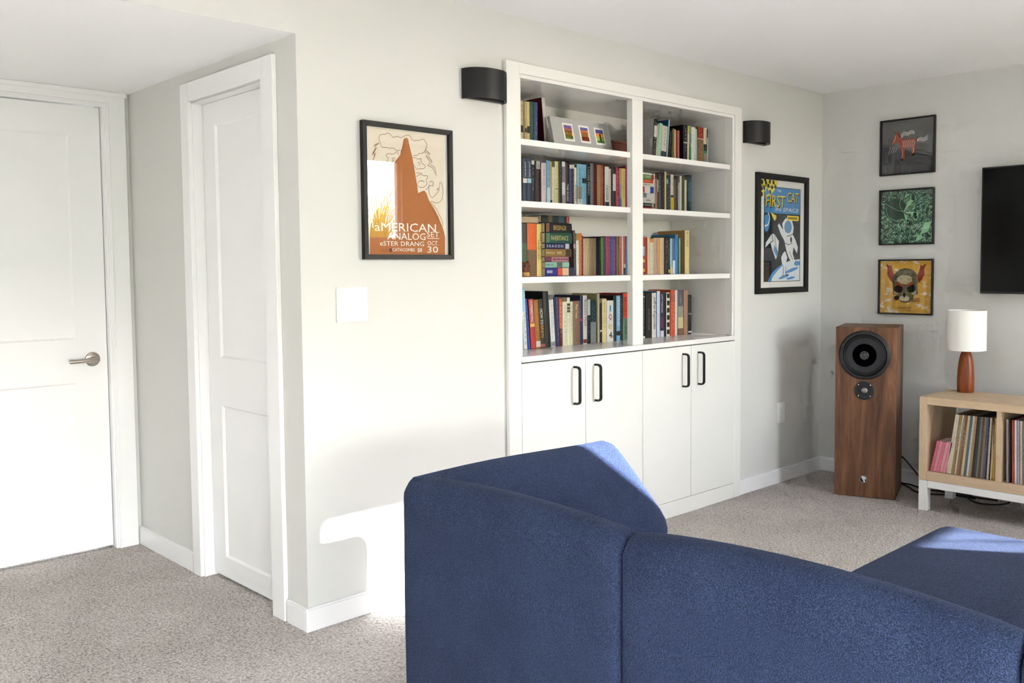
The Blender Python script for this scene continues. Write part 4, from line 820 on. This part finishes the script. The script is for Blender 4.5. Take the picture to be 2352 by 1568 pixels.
layer(t, 'printed_rocket', ink('e8ebee'), lambda mb: [A.poly(mb, [(.50,.40),(.56,.355),(.64,.345),(.72,.37),(.76,.43),(.74,.50),(.80,.55),(.86,.62),(.84,.68),(.76,.62),(.74,.68),(.79,.76),(.76,.79),(.66,.73),(.60,.66),(.55,.56),(.47,.50),(.40,.42),(.43,.40),(.52,.46)], .0016), A.poly(mb, [(.27,.50),(.33,.50),(.43,.57),(.40,.70),(.36,.74),(.28,.64),(.24,.58),(.13,.63),(.15,.58)], .0016), A.poly(mb, [(.52,.68),(.57,.66),(.62,.72),(.58,.79),(.50,.78),(.48,.72)], .0016)])
layer(t, 'printed_window', ink('6c9cc8'), lambda mb: [A.ell(mb, .63, .43, .085, .075, .0018), A.poly(mb, [(.33,.60),(.40,.66),(.38,.72),(.31,.65)], .0018)])
layer(t, 'printed_outlines', ink('1a1c20'), lambda mb: [A.line(mb, l, .008, .0020, c) for l, c in (([(.11,.066),(.906,.066),(.906,.944),(.11,.944)], True), ([(.60,.52),(.68,.51),(.75,.49)], False), ([(.56,.58),(.64,.60),(.73,.58)], False), ([(.27,.50),(.30,.57),(.24,.58)], False), ([(.33,.50),(.36,.60),(.40,.70)], False), ([(.53,.80),(.53,.88),(.50,.90)], False), ([(.58,.80),(.59,.88),(.63,.90)], False), ([(.66,.66),(.70,.70),(.74,.74)], False))] + [A.ell(mb, .70, .55, .02, .035, .0020)])
rs = random.Random(3)
layer(t, 'printed_stars', ink('e8eaf0'), lambda mb: [A.ell(mb, .13+.75*rs.random(), .33+.40*rs.random(), .0035, .0035, .0013, 6) for _ in range(60)])
layer(t, 'printed_pizza', ink('e8d84c'), lambda mb: [A.poly(mb, [(.007,.003),(.40,.004),(.386,.045),(.331,.09),(.255,.133),(.197,.152),(.205,.113),(.168,.071),(.125,.116),(.062,.172),(.009,.173)][::-1], .0020), A.poly(mb, [(.24,.30),(.30,.315),(.37,.33),(.36,.36),(.33,.38),(.29,.35)][::-1], .0020)])
layer(t, 'printed_olives', ink('3c3c30'), lambda mb: [A.ell(mb, x_, y_, .024, .026, .0023, 12) for x_, y_ in ((.06,.03),(.14,.035),(.22,.02),(.30,.025),(.27,.07),(.19,.06),(.05,.09),(.10,.08),(.05,.14),(.23,.115),(.34,.06),(.12,.005))])
layer(t, 'lettering_shadow', ink('20242c'), lambda mb: [A.text(mb, 'FIRST', ((.137+.015,.150),(.557+.012,.262)), .0024, .1), A.text(mb, 'CAT', ((.604+.012,.112),(.867+.012,.206)), .0024, .1)])
layer(t, 'lettering', ink('f4d428'), lambda mb: [A.text(mb, 'FIRST', ((.137,.141),(.557,.25)), .0028, .1), A.text(mb, 'CAT', ((.604,.102),(.867,.196)), .0028, .1), A.rect(mb, .608, .322, .871, .369, .0022)])
layer(t, 'lettering', ink('eef2f4'), lambda mb: [A.text(mb, 'IN SPACE', ((.345,.252),(.869,.288)), .0028, .1), A.text(mb, 'THE', ((.38,.087),(.469,.108)), .0028)])
layer(t, 'small_print', ink('4c4420'), lambda mb: [A.rect(mb, .63+.035*i, .335, .655+.035*i, .356, .0026) for i in range(6)])
# ---- three album covers on the television wall
def album(label, z0, backing): return picture('framed_album_cover', label, 'e', -.380, -.705, z0, z0+.325, .0085, .020, MBLK, backing)
t, A = album('dark grey album cover with a red striped horse, topmost frame', 1.822, M('6c6b6b', .6, 'charcoal_sleeve', .2, .08, 6))
t['group'] = 'framed album covers'
layer(t, 'printed_ground', ink('5c5c60'), lambda mb: A.poly(mb, [(0,.47),(.35,.53),(1,.66),(1,.999),(0,.999)][::-1], .0003))
layer(t, 'printed_horse', ink('a84c38'), lambda mb: A.poly(mb, [(.20,.42),(.22,.34),(.27,.25),(.25,.20),(.29,.22),(.31,.19),(.33,.24),(.36,.29),(.39,.35),(.46,.37),(.56,.36),(.63,.36),(.67,.39),(.66,.45),(.64,.50),(.64,.60),(.62,.66),(.58,.66),(.58,.56),(.56,.50),(.48,.54),(.45,.54),(.45,.68),(.44,.75),(.38,.74),(.39,.64),(.37,.55),(.35,.47),(.33,.42),(.30,.40),(.25,.43),(.23,.45)], .0006))
layer(t, 'printed_ribs', ink('e4c8bc'), lambda mb: [A.line(mb, smooth([(.40+.035*i, .385), (.43+.035*i, .44), (.41+.035*i, .51)]), .010, .0009) for i in range(7)] + [A.line(mb, [(.40,.56),(.41,.62),(.40,.70)], .008, .0009), A.line(mb, [(.27,.28),(.25,.36),(.22,.41)], .01, .0009), A.line(mb, [(.61,.52),(.62,.58),(.60,.64)], .008, .0009)])
layer(t, 'printed_mane', ink('d4d4d2'), lambda mb: [A.line(mb, smooth([(.37, .28+.02*i), (.42+.01*i, .21+.02*i), (.50, .25+.018*i), (.56, .20+.02*i), (.63, .24+.014*i)]), .010, .0008) for i in range(4)] + [A.line(mb, smooth([(.68, .39+.012*i), (.74, .35+.02*i), (.80, .38+.02*i), (.88, .33+.025*i)]), .010, .0008) for i in range(4)] + [A.line(mb, smooth([(.15+.04*i, .48+.005*i), (.17+.04*i, .52), (.13+.045*i, .62-.01*i)]), .009, .0008) for i in range(4)])
layer(t, 'printed_shade', ink('2c1410'), lambda mb: [A.line(mb, smooth([(.67,.40),(.70,.37),(.73,.36)]), .03, .0007), A.ell(mb, .40, .745, .03, .02, .0009), A.ell(mb, .61, .665, .03, .02, .0009), A.line(mb, smooth([(.64,.59),(.74,.585),(.80,.60)]), .01, .0007), A.line(mb, smooth([(.24,.20),(.30,.24),(.37,.33)]), .012, .0007)])
def green_mat():
    m, nt, p = nodes('green_woodcut_print'); v = coords(nt)
    n = noise(nt, v, 14, 3, .6); n.inputs['Distortion'].default_value = 1.6
    w = nt.nodes.new('ShaderNodeMath'); w.operation = 'MULTIPLY'; w.inputs[1].default_value = 46; nt.links.new(n.outputs[0], w.inputs[0])
    s_ = nt.nodes.new('ShaderNodeMath'); s_.operation = 'SINE'; nt.links.new(w.outputs[0], s_.inputs[0])
    n2 = noise(nt, v, 70, 2); a = nt.nodes.new('ShaderNodeMath'); a.operation = 'ADD'; nt.links.new(s_.outputs[0], a.inputs[0]); nt.links.new(n2.outputs[0], a.inputs[1])
    nt.links.new(ramp(nt, a.outputs[0], [(.60, '2f4c40'), (.95, '3c5a4c'), (1.0, '94c8a4')]), p.inputs['Base Color']); p.inputs['Roughness'].default_value = .7; return m
t, A = album('green woodcut-style album cover with pale flower, middle frame', 1.413, green_mat()); t['group'] = 'framed album covers'
layer(t, 'printed_disc', ink('37554a'), lambda mb: A.ell(mb, .28, .35, .22, .21, .0004))
layer(t, 'printed_petals', ink('a4dcb0'), lambda mb: [A.poly(mb, [(.44, .40), (.44+l*math.cos(a_-.16)*.7, .40+l*math.sin(a_-.16)*.7), (.44+l*math.cos(a_-.13), .40+l*math.sin(a_-.13)), (.44+l*1.1*math.cos(a_), .40+l*1.1*math.sin(a_)), (.44+l*math.cos(a_+.13), .40+l*math.sin(a_+.13)), (.44+l*math.cos(a_+.16)*.7, .40+l*math.sin(a_+.16)*.7)][::-1], .0007) for a_, l in ((-.95, .30), (.20, .27), (1.15, .22))] + [A.poly(mb, [(.76,.84),(.85,.62),(.98,.60),(.90,.80)], .0007), A.poly(mb, [(.68,.97),(.72,.84),(.84,.90)][::-1], .0007)])
layer(t, 'printed_veins', ink('94c8a4'), lambda mb: [A.line(mb, smooth(l), .008, .0009) for l in ([(.44,.40),(.60,.28),(.90,.10)], [(.44,.40),(.62,.30),(.94,.16)], [(.44,.40),(.64,.33),(.97,.24)], [(.44,.40),(.30,.36),(.10,.24)], [(.10,.30),(.12,.48),(.30,.58),(.46,.54)], [(.50,.80),(.70,.66),(.95,.55)], [(.30,.70),(.45,.72),(.50,.90)], [(.05,.62),(.20,.70),(.30,.90)], [(.44,.40),(.36,.30),(.38,.16)])])
layer(t, 'printed_centres', ink('2f4c40'), lambda mb: [A.ell(mb, .62, .16, .035, .035, .0011), A.ell(mb, .66, .455, .035, .035, .0011), A.ell(mb, .525, .575, .025, .03, .0011)])
def yellow_mat():
    m, nt, p = nodes('yellow_torn_print'); n = noise(nt, coords(nt, (1, 1, 2.2)), 16, 6, .65)
    nt.links.new(ramp(nt, n.outputs[0], [(.50, 'dca83c'), (.56, 'e4b448'), (.60, 'ece4d4')]), p.inputs['Base Color']); p.inputs['Roughness'].default_value = .7; return m
t, A = album('yellow album cover with a skull and red wings, lowest frame', 1.003, yellow_mat()); t['group'] = 'framed album covers'
SK = [(.25,.45),(.24,.34),(.29,.24),(.38,.17),(.50,.14),(.62,.17),(.70,.23),(.74,.33),(.73,.45),(.73,.56),(.74,.63),(.66,.66),(.65,.74),(.58,.79),(.50,.80),(.42,.79),(.36,.74),(.34,.67),(.26,.63)]
layer(t, 'printed_wings', ink('9c3c2c'), lambda mb: [A.poly(mb, [(c+(k*s_), b_) for k, b_ in ((.0,.42),(-.05,.36),(-.10,.26),(-.09,.16),(-.13,.05),(-.06,.10),(-.02,.08),(.0,.18),(.03,.26),(.04,.36))][::1 if s_ < 0 else -1], .0003) for c, s_ in ((.24, 1), (.76, -1))] + [A.line(mb, [(.24+.02*i, .70+.03*i), (.34, .72+.02*i)], .012, .0003) for i in range(3)] + [A.line(mb, [(.62, .74+.02*i), (.78, .70+.03*i)], .012, .0003) for i in range(3)])
layer(t, 'printed_skull', M('6c6448', .7, 'skull_engraving', .15, .55, 28), lambda mb: A.poly(mb, SK[::-1], .0006))
layer(t, 'printed_highlight', M('c4b894', .7, 'skull_light', .15, .25, 40), lambda mb: [A.ell(mb, .48, .36, .15, .09, .0009), A.ell(mb, .48, .72, .10, .06, .0009), A.ell(mb, .66, .60, .05, .05, .0009), A.ell(mb, .32, .60, .05, .04, .0009)])
layer(t, 'printed_sockets', ink('171412'), lambda mb: [A.ell(mb, .365, .54, .085, .075, .0012), A.ell(mb, .61, .53, .085, .075, .0012), A.poly(mb, [(.45,.66),(.48,.60),(.51,.66),(.48,.71)][::-1], .0012)] + [A.line(mb, [(.42+.025*i, .765), (.42+.025*i, .80)], .006, .0012) for i in range(6)] + [A.ell(mb, .33, .71, .05, .04, .0012)])
layer(t, 'printed_brows', ink('a84c38'), lambda mb: [A.poly(mb, [(.30,.44),(.36,.40),(.46,.47),(.44,.50)][::-1], .0014), A.poly(mb, [(.52,.47),(.60,.40),(.68,.42),(.54,.50)][::-1], .0014)])
layer(t, 'lettering', ink('4c3820'), lambda mb: [A.text(mb, 'control', ((.36,.865),(.60,.92)), .0014)] + [A.rect(mb, .39+.025*i, .945, .408+.025*i, .953, .0014) for i in range(8)])
# ================================================================== sconces and switches
def sconce(xc, hw, lab):
    t = thing('wall_sconce', lab, 'wall light', (xc, 0, 1.980), 'black half-round wall sconces'); b = .088; n = 24; th = .004
    def ring(a, bb, z): return [(xc+a*math.cos(math.pi*i/n), -.0005-bb*math.sin(math.pi*i/n)**.85, z) for i in range(n+1)]
    o0, o1, i0, i1 = ring(hw, b, 1.982), ring(hw, b, 2.102), ring(hw-th, b-th, 1.982), ring(hw-th, b-th, 2.102)
    mb = MB(); k = n+1; mb.v = o0+o1+i0+i1
    for i in range(n):
        mb.f += [(i, i+1, k+i+1, k+i), (2*k+i+1, 2*k+i, 3*k+i, 3*k+i+1), (k+i, k+i+1, 3*k+i+1, 3*k+i), (i+1, i, 2*k+i, 2*k+i+1)]
    mb.f += [(0, k, 3*k, 2*k), (n, 2*k+n, 3*k+n, k+n)]
    mb.build('shade', MBLK, t, smooth=True)
    li = ring(hw-th-.0008, b-th-.0008, 1.984); l2 = ring(hw-th-.0008, b-th-.0008, 2.100)
    MB().loft([li, l2], cap=False, closed=False).build('shade_liner', M('c8c8c6', .5, 'white_liner', .3), t, smooth=True)
    MB().box(xc-hw+.006, xc+hw-.006, -.026, -.0008, 1.984, 2.100).build('back_box', M('232325', .5, 'dark_metal', .4), t, bevel=.002)
    MB().lathe([(.012, 2.01), (.014, 2.015), (.014, 2.065), (.012, 2.07)], (xc, -.045, 0), 'z', 16).build('lamp_holder', M('2a2a2a', .5), t, smooth=True)
sconce(.854, .109, 'black half-round wall sconce left of the bookcase')
sconce(2.884, .104, 'black half-round wall sconce right of the bookcase')
def switch(x0, x1, z0, z1, n, lab):
    t = thing('light_switch', lab, 'light switch', ((x0+x1)/2, 0, z0)); g = (x1-x0)/n
    MB().box(x0, x1, -.006, -.0003, z0, z1).build('plate', MPLAST, t, bevel=.002)
    zc = (z0+z1)/2
    for i in range(n):
        xc = x0+g*(i+.5) if n == 1 else (x0+x1)/2+(i-.5)*.046
        MB().box(xc-.0175, xc+.0175, -.0072, -.0055, zc-.034, zc+.034).build('rocker_frame', MPLAST, t)
        MB().prism([(xc-.0155, -.007, zc-.031), (xc-.0155, -.0095, zc+.031), (xc-.0155, -.006, zc+.031), (xc-.0155, -.006, zc-.031)], [(xc+.0155, -.007, zc-.031), (xc+.0155, -.0095, zc+.031), (xc+.0155, -.006, zc+.031), (xc+.0155, -.006, zc-.031)]).build('rocker', MPLAST, t)
        for s_ in (-1, 1): MB().lathe([(0, -.0072), (.0025, -.0070), (.003, -.0055)], (xc, 0, zc+s_*.048), 'y', 12).build('screw', M('dcdcdc', .4), t)
switch(.141, .273, 1.103, 1.231, 2, 'white double rocker light switch below the mountain poster')
switch(3.157, 3.237, .358, .481, 1, 'white single wall plate low beside the speaker')
# ================================================================== television
tv = thing('television', 'large black flat television on the right-hand wall', 'television', (3.63, -1.60, 1.135))
MB().box(3.598, 3.628, -.985, -2.215, 1.135, 1.820).build('housing', M('0e0e10', .35, 'tv_plastic', .5, .05), tv, bevel=.002)
MB().box(3.5965, 3.5982, -.993, -2.207, 1.147, 1.812).build('screen', M('060608', .12, 'tv_screen', .18, .05), tv)
MB().box(3.628, 3.6695, -1.40, -1.80, 1.35, 1.60).build('wall_bracket', MBLK, tv)
# ================================================================== record console
co = thing('record_console', 'pale oak record shelf console on white legs under the television', 'console', (3.335, -1.62, 0))
CF, CB, CL, CR = 3.140, 3.530, -.858, -2.382
MB().box(CF, CB, -.8985, -2.3415, .564, .603).build('top_panel', MOAK, co, bevel=.001, seg=1)
MB().box(CF, CB, -.8985, -2.3415, .163, .210).build('bottom_panel', MOAK, co, bevel=.001, seg=1)
for a, b in ((CL, -.898), (-2.342, CR)): MB().box(CF, CB, a, b, .163, .603).build('side_panel', MOAKV, co, bevel=.001, seg=1)
for a in (-1.242, -1.608, -1.974): MB().box(CF+.002, CB, a, a-.023, .2105, .5635).build('divider', MOAKV, co)
for x_ in (CF+.001, CB-.046):
    for y_ in (CL-.001, CR+.046): MB().box(x_, x_+.045, y_, y_-.045, 0, .1625).build('leg', MWHITEMET, co, bevel=.0015, seg=1)
    MB().box(x_, x_+.040, CL-.047, CR+.047, .124, .1625).build('rail', MWHITEMET, co, bevel=.0015, seg=1)
for y_ in (CL-.001, CR+.041): MB().box(CF+.047, CB-.047, y_, y_-.040, .124, .1625).build('rail', MWHITEMET, co)
# records
def record(y, w, lean, col, label, k, hh=.315, disc=True):
    r = thing('record_sleeve' if disc else 'disc_case', label, 'record' if disc else 'disc case', (3.165, y, .2108), 'records in the console' if disc else 'pink cases in the console')
    r.rotation_euler = (math.radians(lean), 0, 0); r.location.z += abs(w*math.sin(math.radians(lean))) if lean > 0 else 0; ORG[r.name] = Vector((0, 0, 0)); m = bm_(col)
    t = min(.0008, w*.2); d = hh if disc else .14
    mb = MB().box(0, .0012, 0, -w, 0, hh).box(.0012, d, 0, -t, 0, hh).box(.0012, d, -w+t, -w, 0, hh); mb.build('sleeve' if disc else 'case', m, r)
    if disc: MB().lathe([(.0, -w/2-.0004), (.15, -w/2-.0004), (.15, -w/2+.0004), (.0, -w/2+.0004)], (.16, 0, .158), 'y', 32).build('disc', M('121212', .3), r)
    else: MB().box(.002, d, -t, -w+t, .002, hh-.002).build('tray', M('e8d8dc', .5), r)
    rq = random.Random(k); mb = MB(); z = hh*rq.uniform(.8, .95); hw = min(w*.22, .0016)
    while z > hh*rq.uniform(.1, .5):
        L = rq.uniform(.0018, .0035); mb.poly([(-.0004, -w/2+hw, z), (-.0004, -w/2-hw, z), (-.0004, -w/2-hw*rq.random(), z-L*.5), (-.0004, -w/2+hw*rq.random(), z-L*.5)]); z -= L*(1 if rq.random() < .85 else 4)
    mb.build('lettering', bm_(rq.choice(['f0e8dc', '2c2824', '5c5048', '8c8478'])), r)
PK = ['e4788c', 'f09cac', 'ec8898', 'f4aab4', 'f0a0ac']
for i, c in enumerate(PK): record(-.9085-i*.0163, .0145, 11.5, c, 'pink disc case %s from left in the console' % ORD[i], 700+i, .165, False)
RC = [(.026,'e4d8c0','cream'),(.010,'b49868','tan'),(.009,'a08458','ochre'),(.008,'e4dcc8','off-white'),(.014,'a08060','brown'),(.013,'8c6c4c','dark tan'),(.014,'dccca4','straw'),(.016,'6c787c','blue-grey'),(.011,'dce0e0','white'),(.015,'c09c6c','caramel'),(.013,'3c3e40','charcoal'),(.012,'50504a','dark grey'),(.011,'8c8880','mid grey'),(.012,'5c5450','umber'),(.012,'a8845c','light brown'),(.013,'5c6488','dusty blue'),(.009,'2c2c34','black'),(.011,'d8ccb0','ivory'),(.008,'4c2430','maroon'),(.008,'e0d0ac','pale straw')]
ya, yb_, tot = -.992, -1.216, sum(r[0] for r in RC); y = ya
for i, (w, c, nm) in enumerate(RC):
    f = (ya-y)/(ya-yb_); lean = 7.8-6.0*f
    ww = w*(ya-yb_)/tot; record(y, ww-.0006, lean, c, '%s record sleeve leaning in first console compartment, %s from left' % (nm, ORD[i]), 720+i); y -= ww
record(-1.2185, .021, .3, 'cca450', 'thick mustard yellow record box at the right of the first compartment', 760)
RC2 = [('a8a0a4','grey'),('2c2a2c','black'),('c04c38','red'),('e4e2e0','white'),('b8acc0','lilac'),('d8ccb4','cream'),('8c8890','slate'),('b89c7c','tan'),('44386c','purple'),('2c2c3c','midnight'),('c8c0b0','bone'),('7c5c48','brown'),('3c5c74','steel blue'),('d8d4cc','pale grey'),('94402c','rust'),('5c6c54','moss')]
for i, (c, nm) in enumerate(RC2): record(-1.2865-i*.0128, .0100 if i != 1 else .006, -1.2, c, '%s record sleeve in second console compartment, %s from left' % (nm, ORD[i]), 780+i)
# table lamp
la = thing('table_lamp', 'table lamp with turned teak base and white drum shade on the console', 'lamp', (3.47, -.967, .6035)); c0 = (3.47, -.967, .6035)
MB().lathe([(.0, 0), (.0405, 0), (.0425, .003), (.0435, .03), (.0435, .075), (.0415, .12), (.037, .165), (.030, .2), (.0225, .222), (.019, .232), (.0, .232)], c0, 'z', 40).build('base', MTEAK, la, smooth=True)
MB().lathe([(.006, .232), (.006, .30)], c0, 'z', 12).build('stem', M('c8b890', .3, 'brass', .5, .02, 40, 1.0), la, smooth=True)
m, nt, p = nodes('white_linen_shade'); p.inputs['Base Color'].default_value = (.9, .89, .86, 1); p.inputs['Roughness'].default_value = .9
nn = noise(nt, coords(nt, (500, 500, 500)), 1, 2); nt.links.new(ramp(nt, nn.outputs[0], [(.3, 'eceae4'), (.7, 'fbfaf6')]), p.inputs['Base Color'])
n = 48; mb = MB()
for R0, R1 in ((.0995, .0985),):
    mb.lathe([(.0985, .228), (.0995, .229), (.0985, .444), (.0975, .445), (.0965, .444), (.0975, .229), (.0985, .228)], c0, 'z', n, False)
mb.build('shade', m, la, smooth=True)
MB().tube([(3.47-.096, -.967, .6035+.235), (3.47, -.967, .6035+.235), (3.47+.096, -.967, .6035+.235)], .0015, 6).build('shade_spider', MNICKEL, la)
MB().lathe([(.008, .30), (.02, .33), (.03, .36), (.028, .385), (.015, .40), (.0, .403)], c0, 'z', 20).build('bulb', M('f6f4ec', .3, 'frosted_bulb'), la, smooth=True)
# ================================================================== floor speaker
sp = thing('floor_speaker', 'walnut floor-standing loudspeaker with black drivers beside the console', 'speaker', (3.133, -.384, 0), rot=(0, 0, math.radians(-71.07)))
MB().box(0, .3235, 0, .348, .002, .952).build('cabinet', MWAL, sp, bevel=.0012, seg=1)
wx, wz = .154, .797
wf = MB().lathe([(.137, 0), (.137, -.004), (.134, -.0065), (.118, -.0065), (.115, -.003), (.113, -.001)], (wx, 0, wz), 'y', 56, False).build('woofer', M('121214', .35, 'driver_frame', .5), sp, smooth=True)
ORG[wf.name] = Vector((0, 0, 0))
MB().lathe([(.114, -.002), (.110, -.006), (.105, -.003), (.101, -.006), (.097, -.003), (.094, -.004)], (wx, 0, wz), 'y', 56, False).build('surround', M('18181a', .55), wf, smooth=True)
MB().lathe([(.0945, -.0035), (.080, -.002), (.066, -.001), (.052, -.0007), (.030, -.0005), (.0, -.0004)], (wx, 0, wz), 'y', 56, False).build('cone', M('2a2a30', .55, 'paper_cone', .3), wf, smooth=True)
MB().lathe([(.064, -.0022), (.050, -.0016), (.026, -.0012), (.0, -.0011)], (wx, 0, wz), 'y', 48, False).build('cone_throat', M('040404', 1.0, None, .0), wf, smooth=True)
MB().lathe([(.024, -.0014), (.024, -.010), (.021, -.012), (.017, -.009), (.012, -.009), (.008, -.012), (.0, -.0125)], (wx, 0, wz), 'y', 32, False).build('phase_plug', M('2c2c30', .25, 'glossy_plug', .6), wf, smooth=True)
for k in range(8):
    a = math.radians(22.5+45*k); MB().lathe([(.0, -.0085), (.003, -.008), (.0035, -.006)], (wx+.127*math.cos(a), 0, wz+.127*math.sin(a)), 'y', 10).build('screw', M('3a3a3c', .3, 'steel_screw', .5, .05, 30, .8), wf)
tx_, tz = .156, .601
tw = MB().lathe([(.053, 0), (.053, -.003), (.051, -.004), (.040, -.003), (.028, -.0022), (.016, -.0016)], (tx_, 0, tz), 'y', 44, False).build('tweeter', M('151416', .3, 'horn_plate', .5), sp, smooth=True)
ORG[tw.name] = Vector((0, 0, 0))
MB().lathe([(.0165, -.0015), (.015, -.004), (.008, -.007), (.0, -.008)], (tx_, 0, tz), 'y', 28, False).build('dome', M('8c8884', .4, 'silver_dome', .5, .05, 30, .6), tw, smooth=True)
for sx_ in (-1, 1):
    for sz_ in (-1, 1): MB().lathe([(0, -.0062), (.003, -.0055), (.0035, -.0035)], (tx_+sx_*.0315, 0, tz+sz_*.031), 'y', 10).build('screw', M('d8d8d8', .25, 'bright_screw', .5, .05, 30, .8), tw)
bd = MB().lathe([(.021, 0), (.021, -.002), (.018, -.002), (.018, -.0008)], (.156, 0, .103), 'y', 32, False).build('badge', M('c8c8ca', .25, 'chrome_ring', .5, .02, 30, .9), sp, smooth=True)
ORG[bd.name] = Vector((0, 0, 0))
MB().lathe([(.0185, -.0008), (.0, -.0009)], (.156, 0, .103), 'y', 32, False).build('badge_face', M('1c1c1e', .4), bd)
MB().poly([(.150, -.0015, .120), (.166, -.0015, .117), (.172, -.0015, .106), (.163, -.0015, .100), (.166, -.0015, .088), (.158, -.0015, .086), (.154, -.0015, .098), (.144, -.0015, .112)]).build('badge_emblem', M('d4d4d6', .3), bd)
def cable(pts, label, r=.0045):
    P = [Vector(p) for p in pts]; Q = []
    for i in range(len(P)-1):
        p0, p1, p2, p3 = P[max(i-1, 0)], P[i], P[i+1], P[min(i+2, len(P)-1)]
        for k in range(8):
            t = k/8; Q.append(.5*((2*p1)+(p2-p0)*t+(2*p0-5*p1+4*p2-p3)*t*t+(3*p1-p0-3*p2+p3)*t*t*t))
    Q.append(P[-1]); o = MB().tube(Q, r, 8).build('speaker_cable', M('0e0e0f', .5, 'black_rubber', .4), smooth=True); tag(o, label, 'cable', 'black cables behind the console')
cable([(3.56, -.50, .25), (3.585, -.545, .195), (3.60, -.585, .155), (3.60, -.63, .11), (3.60, -.675, .065), (3.60, -.75, .02), (3.57, -.86, .006), (3.55, -1.0, .006)], 'black cable sagging from the speaker back to the floor')
cable([(3.60, -.50, .02), (3.612, -.565, .007), (3.56, -.63, .006), (3.49, -.70, .006), (3.50, -.80, .006), (3.57, -.90, .006), (3.60, -1.1, .006)], 'black cable looping on the carpet beside the console leg')
cable([(3.61, -.52, .03), (3.615, -.56, .012), (3.60, -.62, .014), (3.585, -.70, .006), (3.60, -.82, .006), (3.62, -.95, .006), (3.56, -.955, .006), (3.50, -1.0, .006), (3.47, -1.07, .006), (3.52, -1.14, .006), (3.60, -1.16, .006)], 'black cable coil on the carpet under the console')
# ================================================================== sectional sofa
so = thing('sectional_sofa', 'blue fabric sectional sofa seen from behind with chaise seat', 'sofa', (.4, -1.9, 0))
def back(y0, y1, wav):
    n = 14; R = []
    for i in range(n+1):
        f = i/n; y = y0+(y1-y0)*f; dz = wav*math.sin(math.pi*min(1, f*1.0))**.7 if 0 < f < 1 else 0
        R.append([(x, y, z) for x, z in ((-.122, .06), (-.124, .35), (-.122, .655+dz), (-.095, .692+dz), (-.045, .692+dz), (.05, .60+dz*.6), (.19, .43), (.20, .34), (.19, .06))])
    return MB().loft(R).build('back_cushion', MFAB, so, smooth=True, bevel=.018, seg=3)
back(-.744, -1.5675, .022); back(-1.5685, -2.403, .030); back(-2.404, -3.22, .03)
R = []; RE = .055; XE = .762
for x in [-.10, 0, .1, .2, .3, .4, .5, .6, .66, XE-RE] + [XE-RE+RE*math.sin(math.radians(a)) for a in (15, 30, 45, 58, 70, 80, 87)]:
    f = (x+.1)/.86; dz = .006*math.sin(f*5); e = max(0, x-(XE-RE)); sh = RE-math.sqrt(max(0, RE*RE-e*e))
    pr_ = [(-.748, .06), (-.746, .40), (-.748, .655+dz), (-.757, .685+dz), (-.776, .700+dz), (-.800, .697+dz), (-.83, .676+dz), (-.90, .615+dz), (-1.02, .498), (-1.045, .464), (-1.055, .43), (-1.052, .38), (-1.045, .30), (-1.03, .06)]
    cy, cz = -.885, .40; ring = []
    for y, z in pr_:
        d = Vector((cy-y, cz-z)); L = d.length; d = d*(min(sh, L*.6)/L) if L else d; ring.append((x, y+d.x, z+d.y))
    R.append(ring)
MB().loft(R).build('arm', MFAB, so, smooth=True)
MB().box(.10, .755, -1.03, -1.567, .08, .375).build('seat_cushion', MFAB, so, smooth=True, bevel=.04, seg=4)
MB().box(.10, 1.625, -1.571, -2.402, .08, .388).build('chaise_cushion', MFAB, so, smooth=True, bevel=.075, seg=6)
MB().box(.10, .755, -2.407, -3.22, .08, .375).build('seat_cushion', MFAB, so, smooth=True, bevel=.04, seg=4)
for x_, y_ in ((-.05, -.82), (.66, -.82), (-.05, -3.15), (.68, -3.15), (1.52, -1.68), (1.52, -2.3)):
    MB().lathe([(.018, 0), (.022, .085)], (x_, y_, 0), 'z', 16).build('foot', MBLK, so)
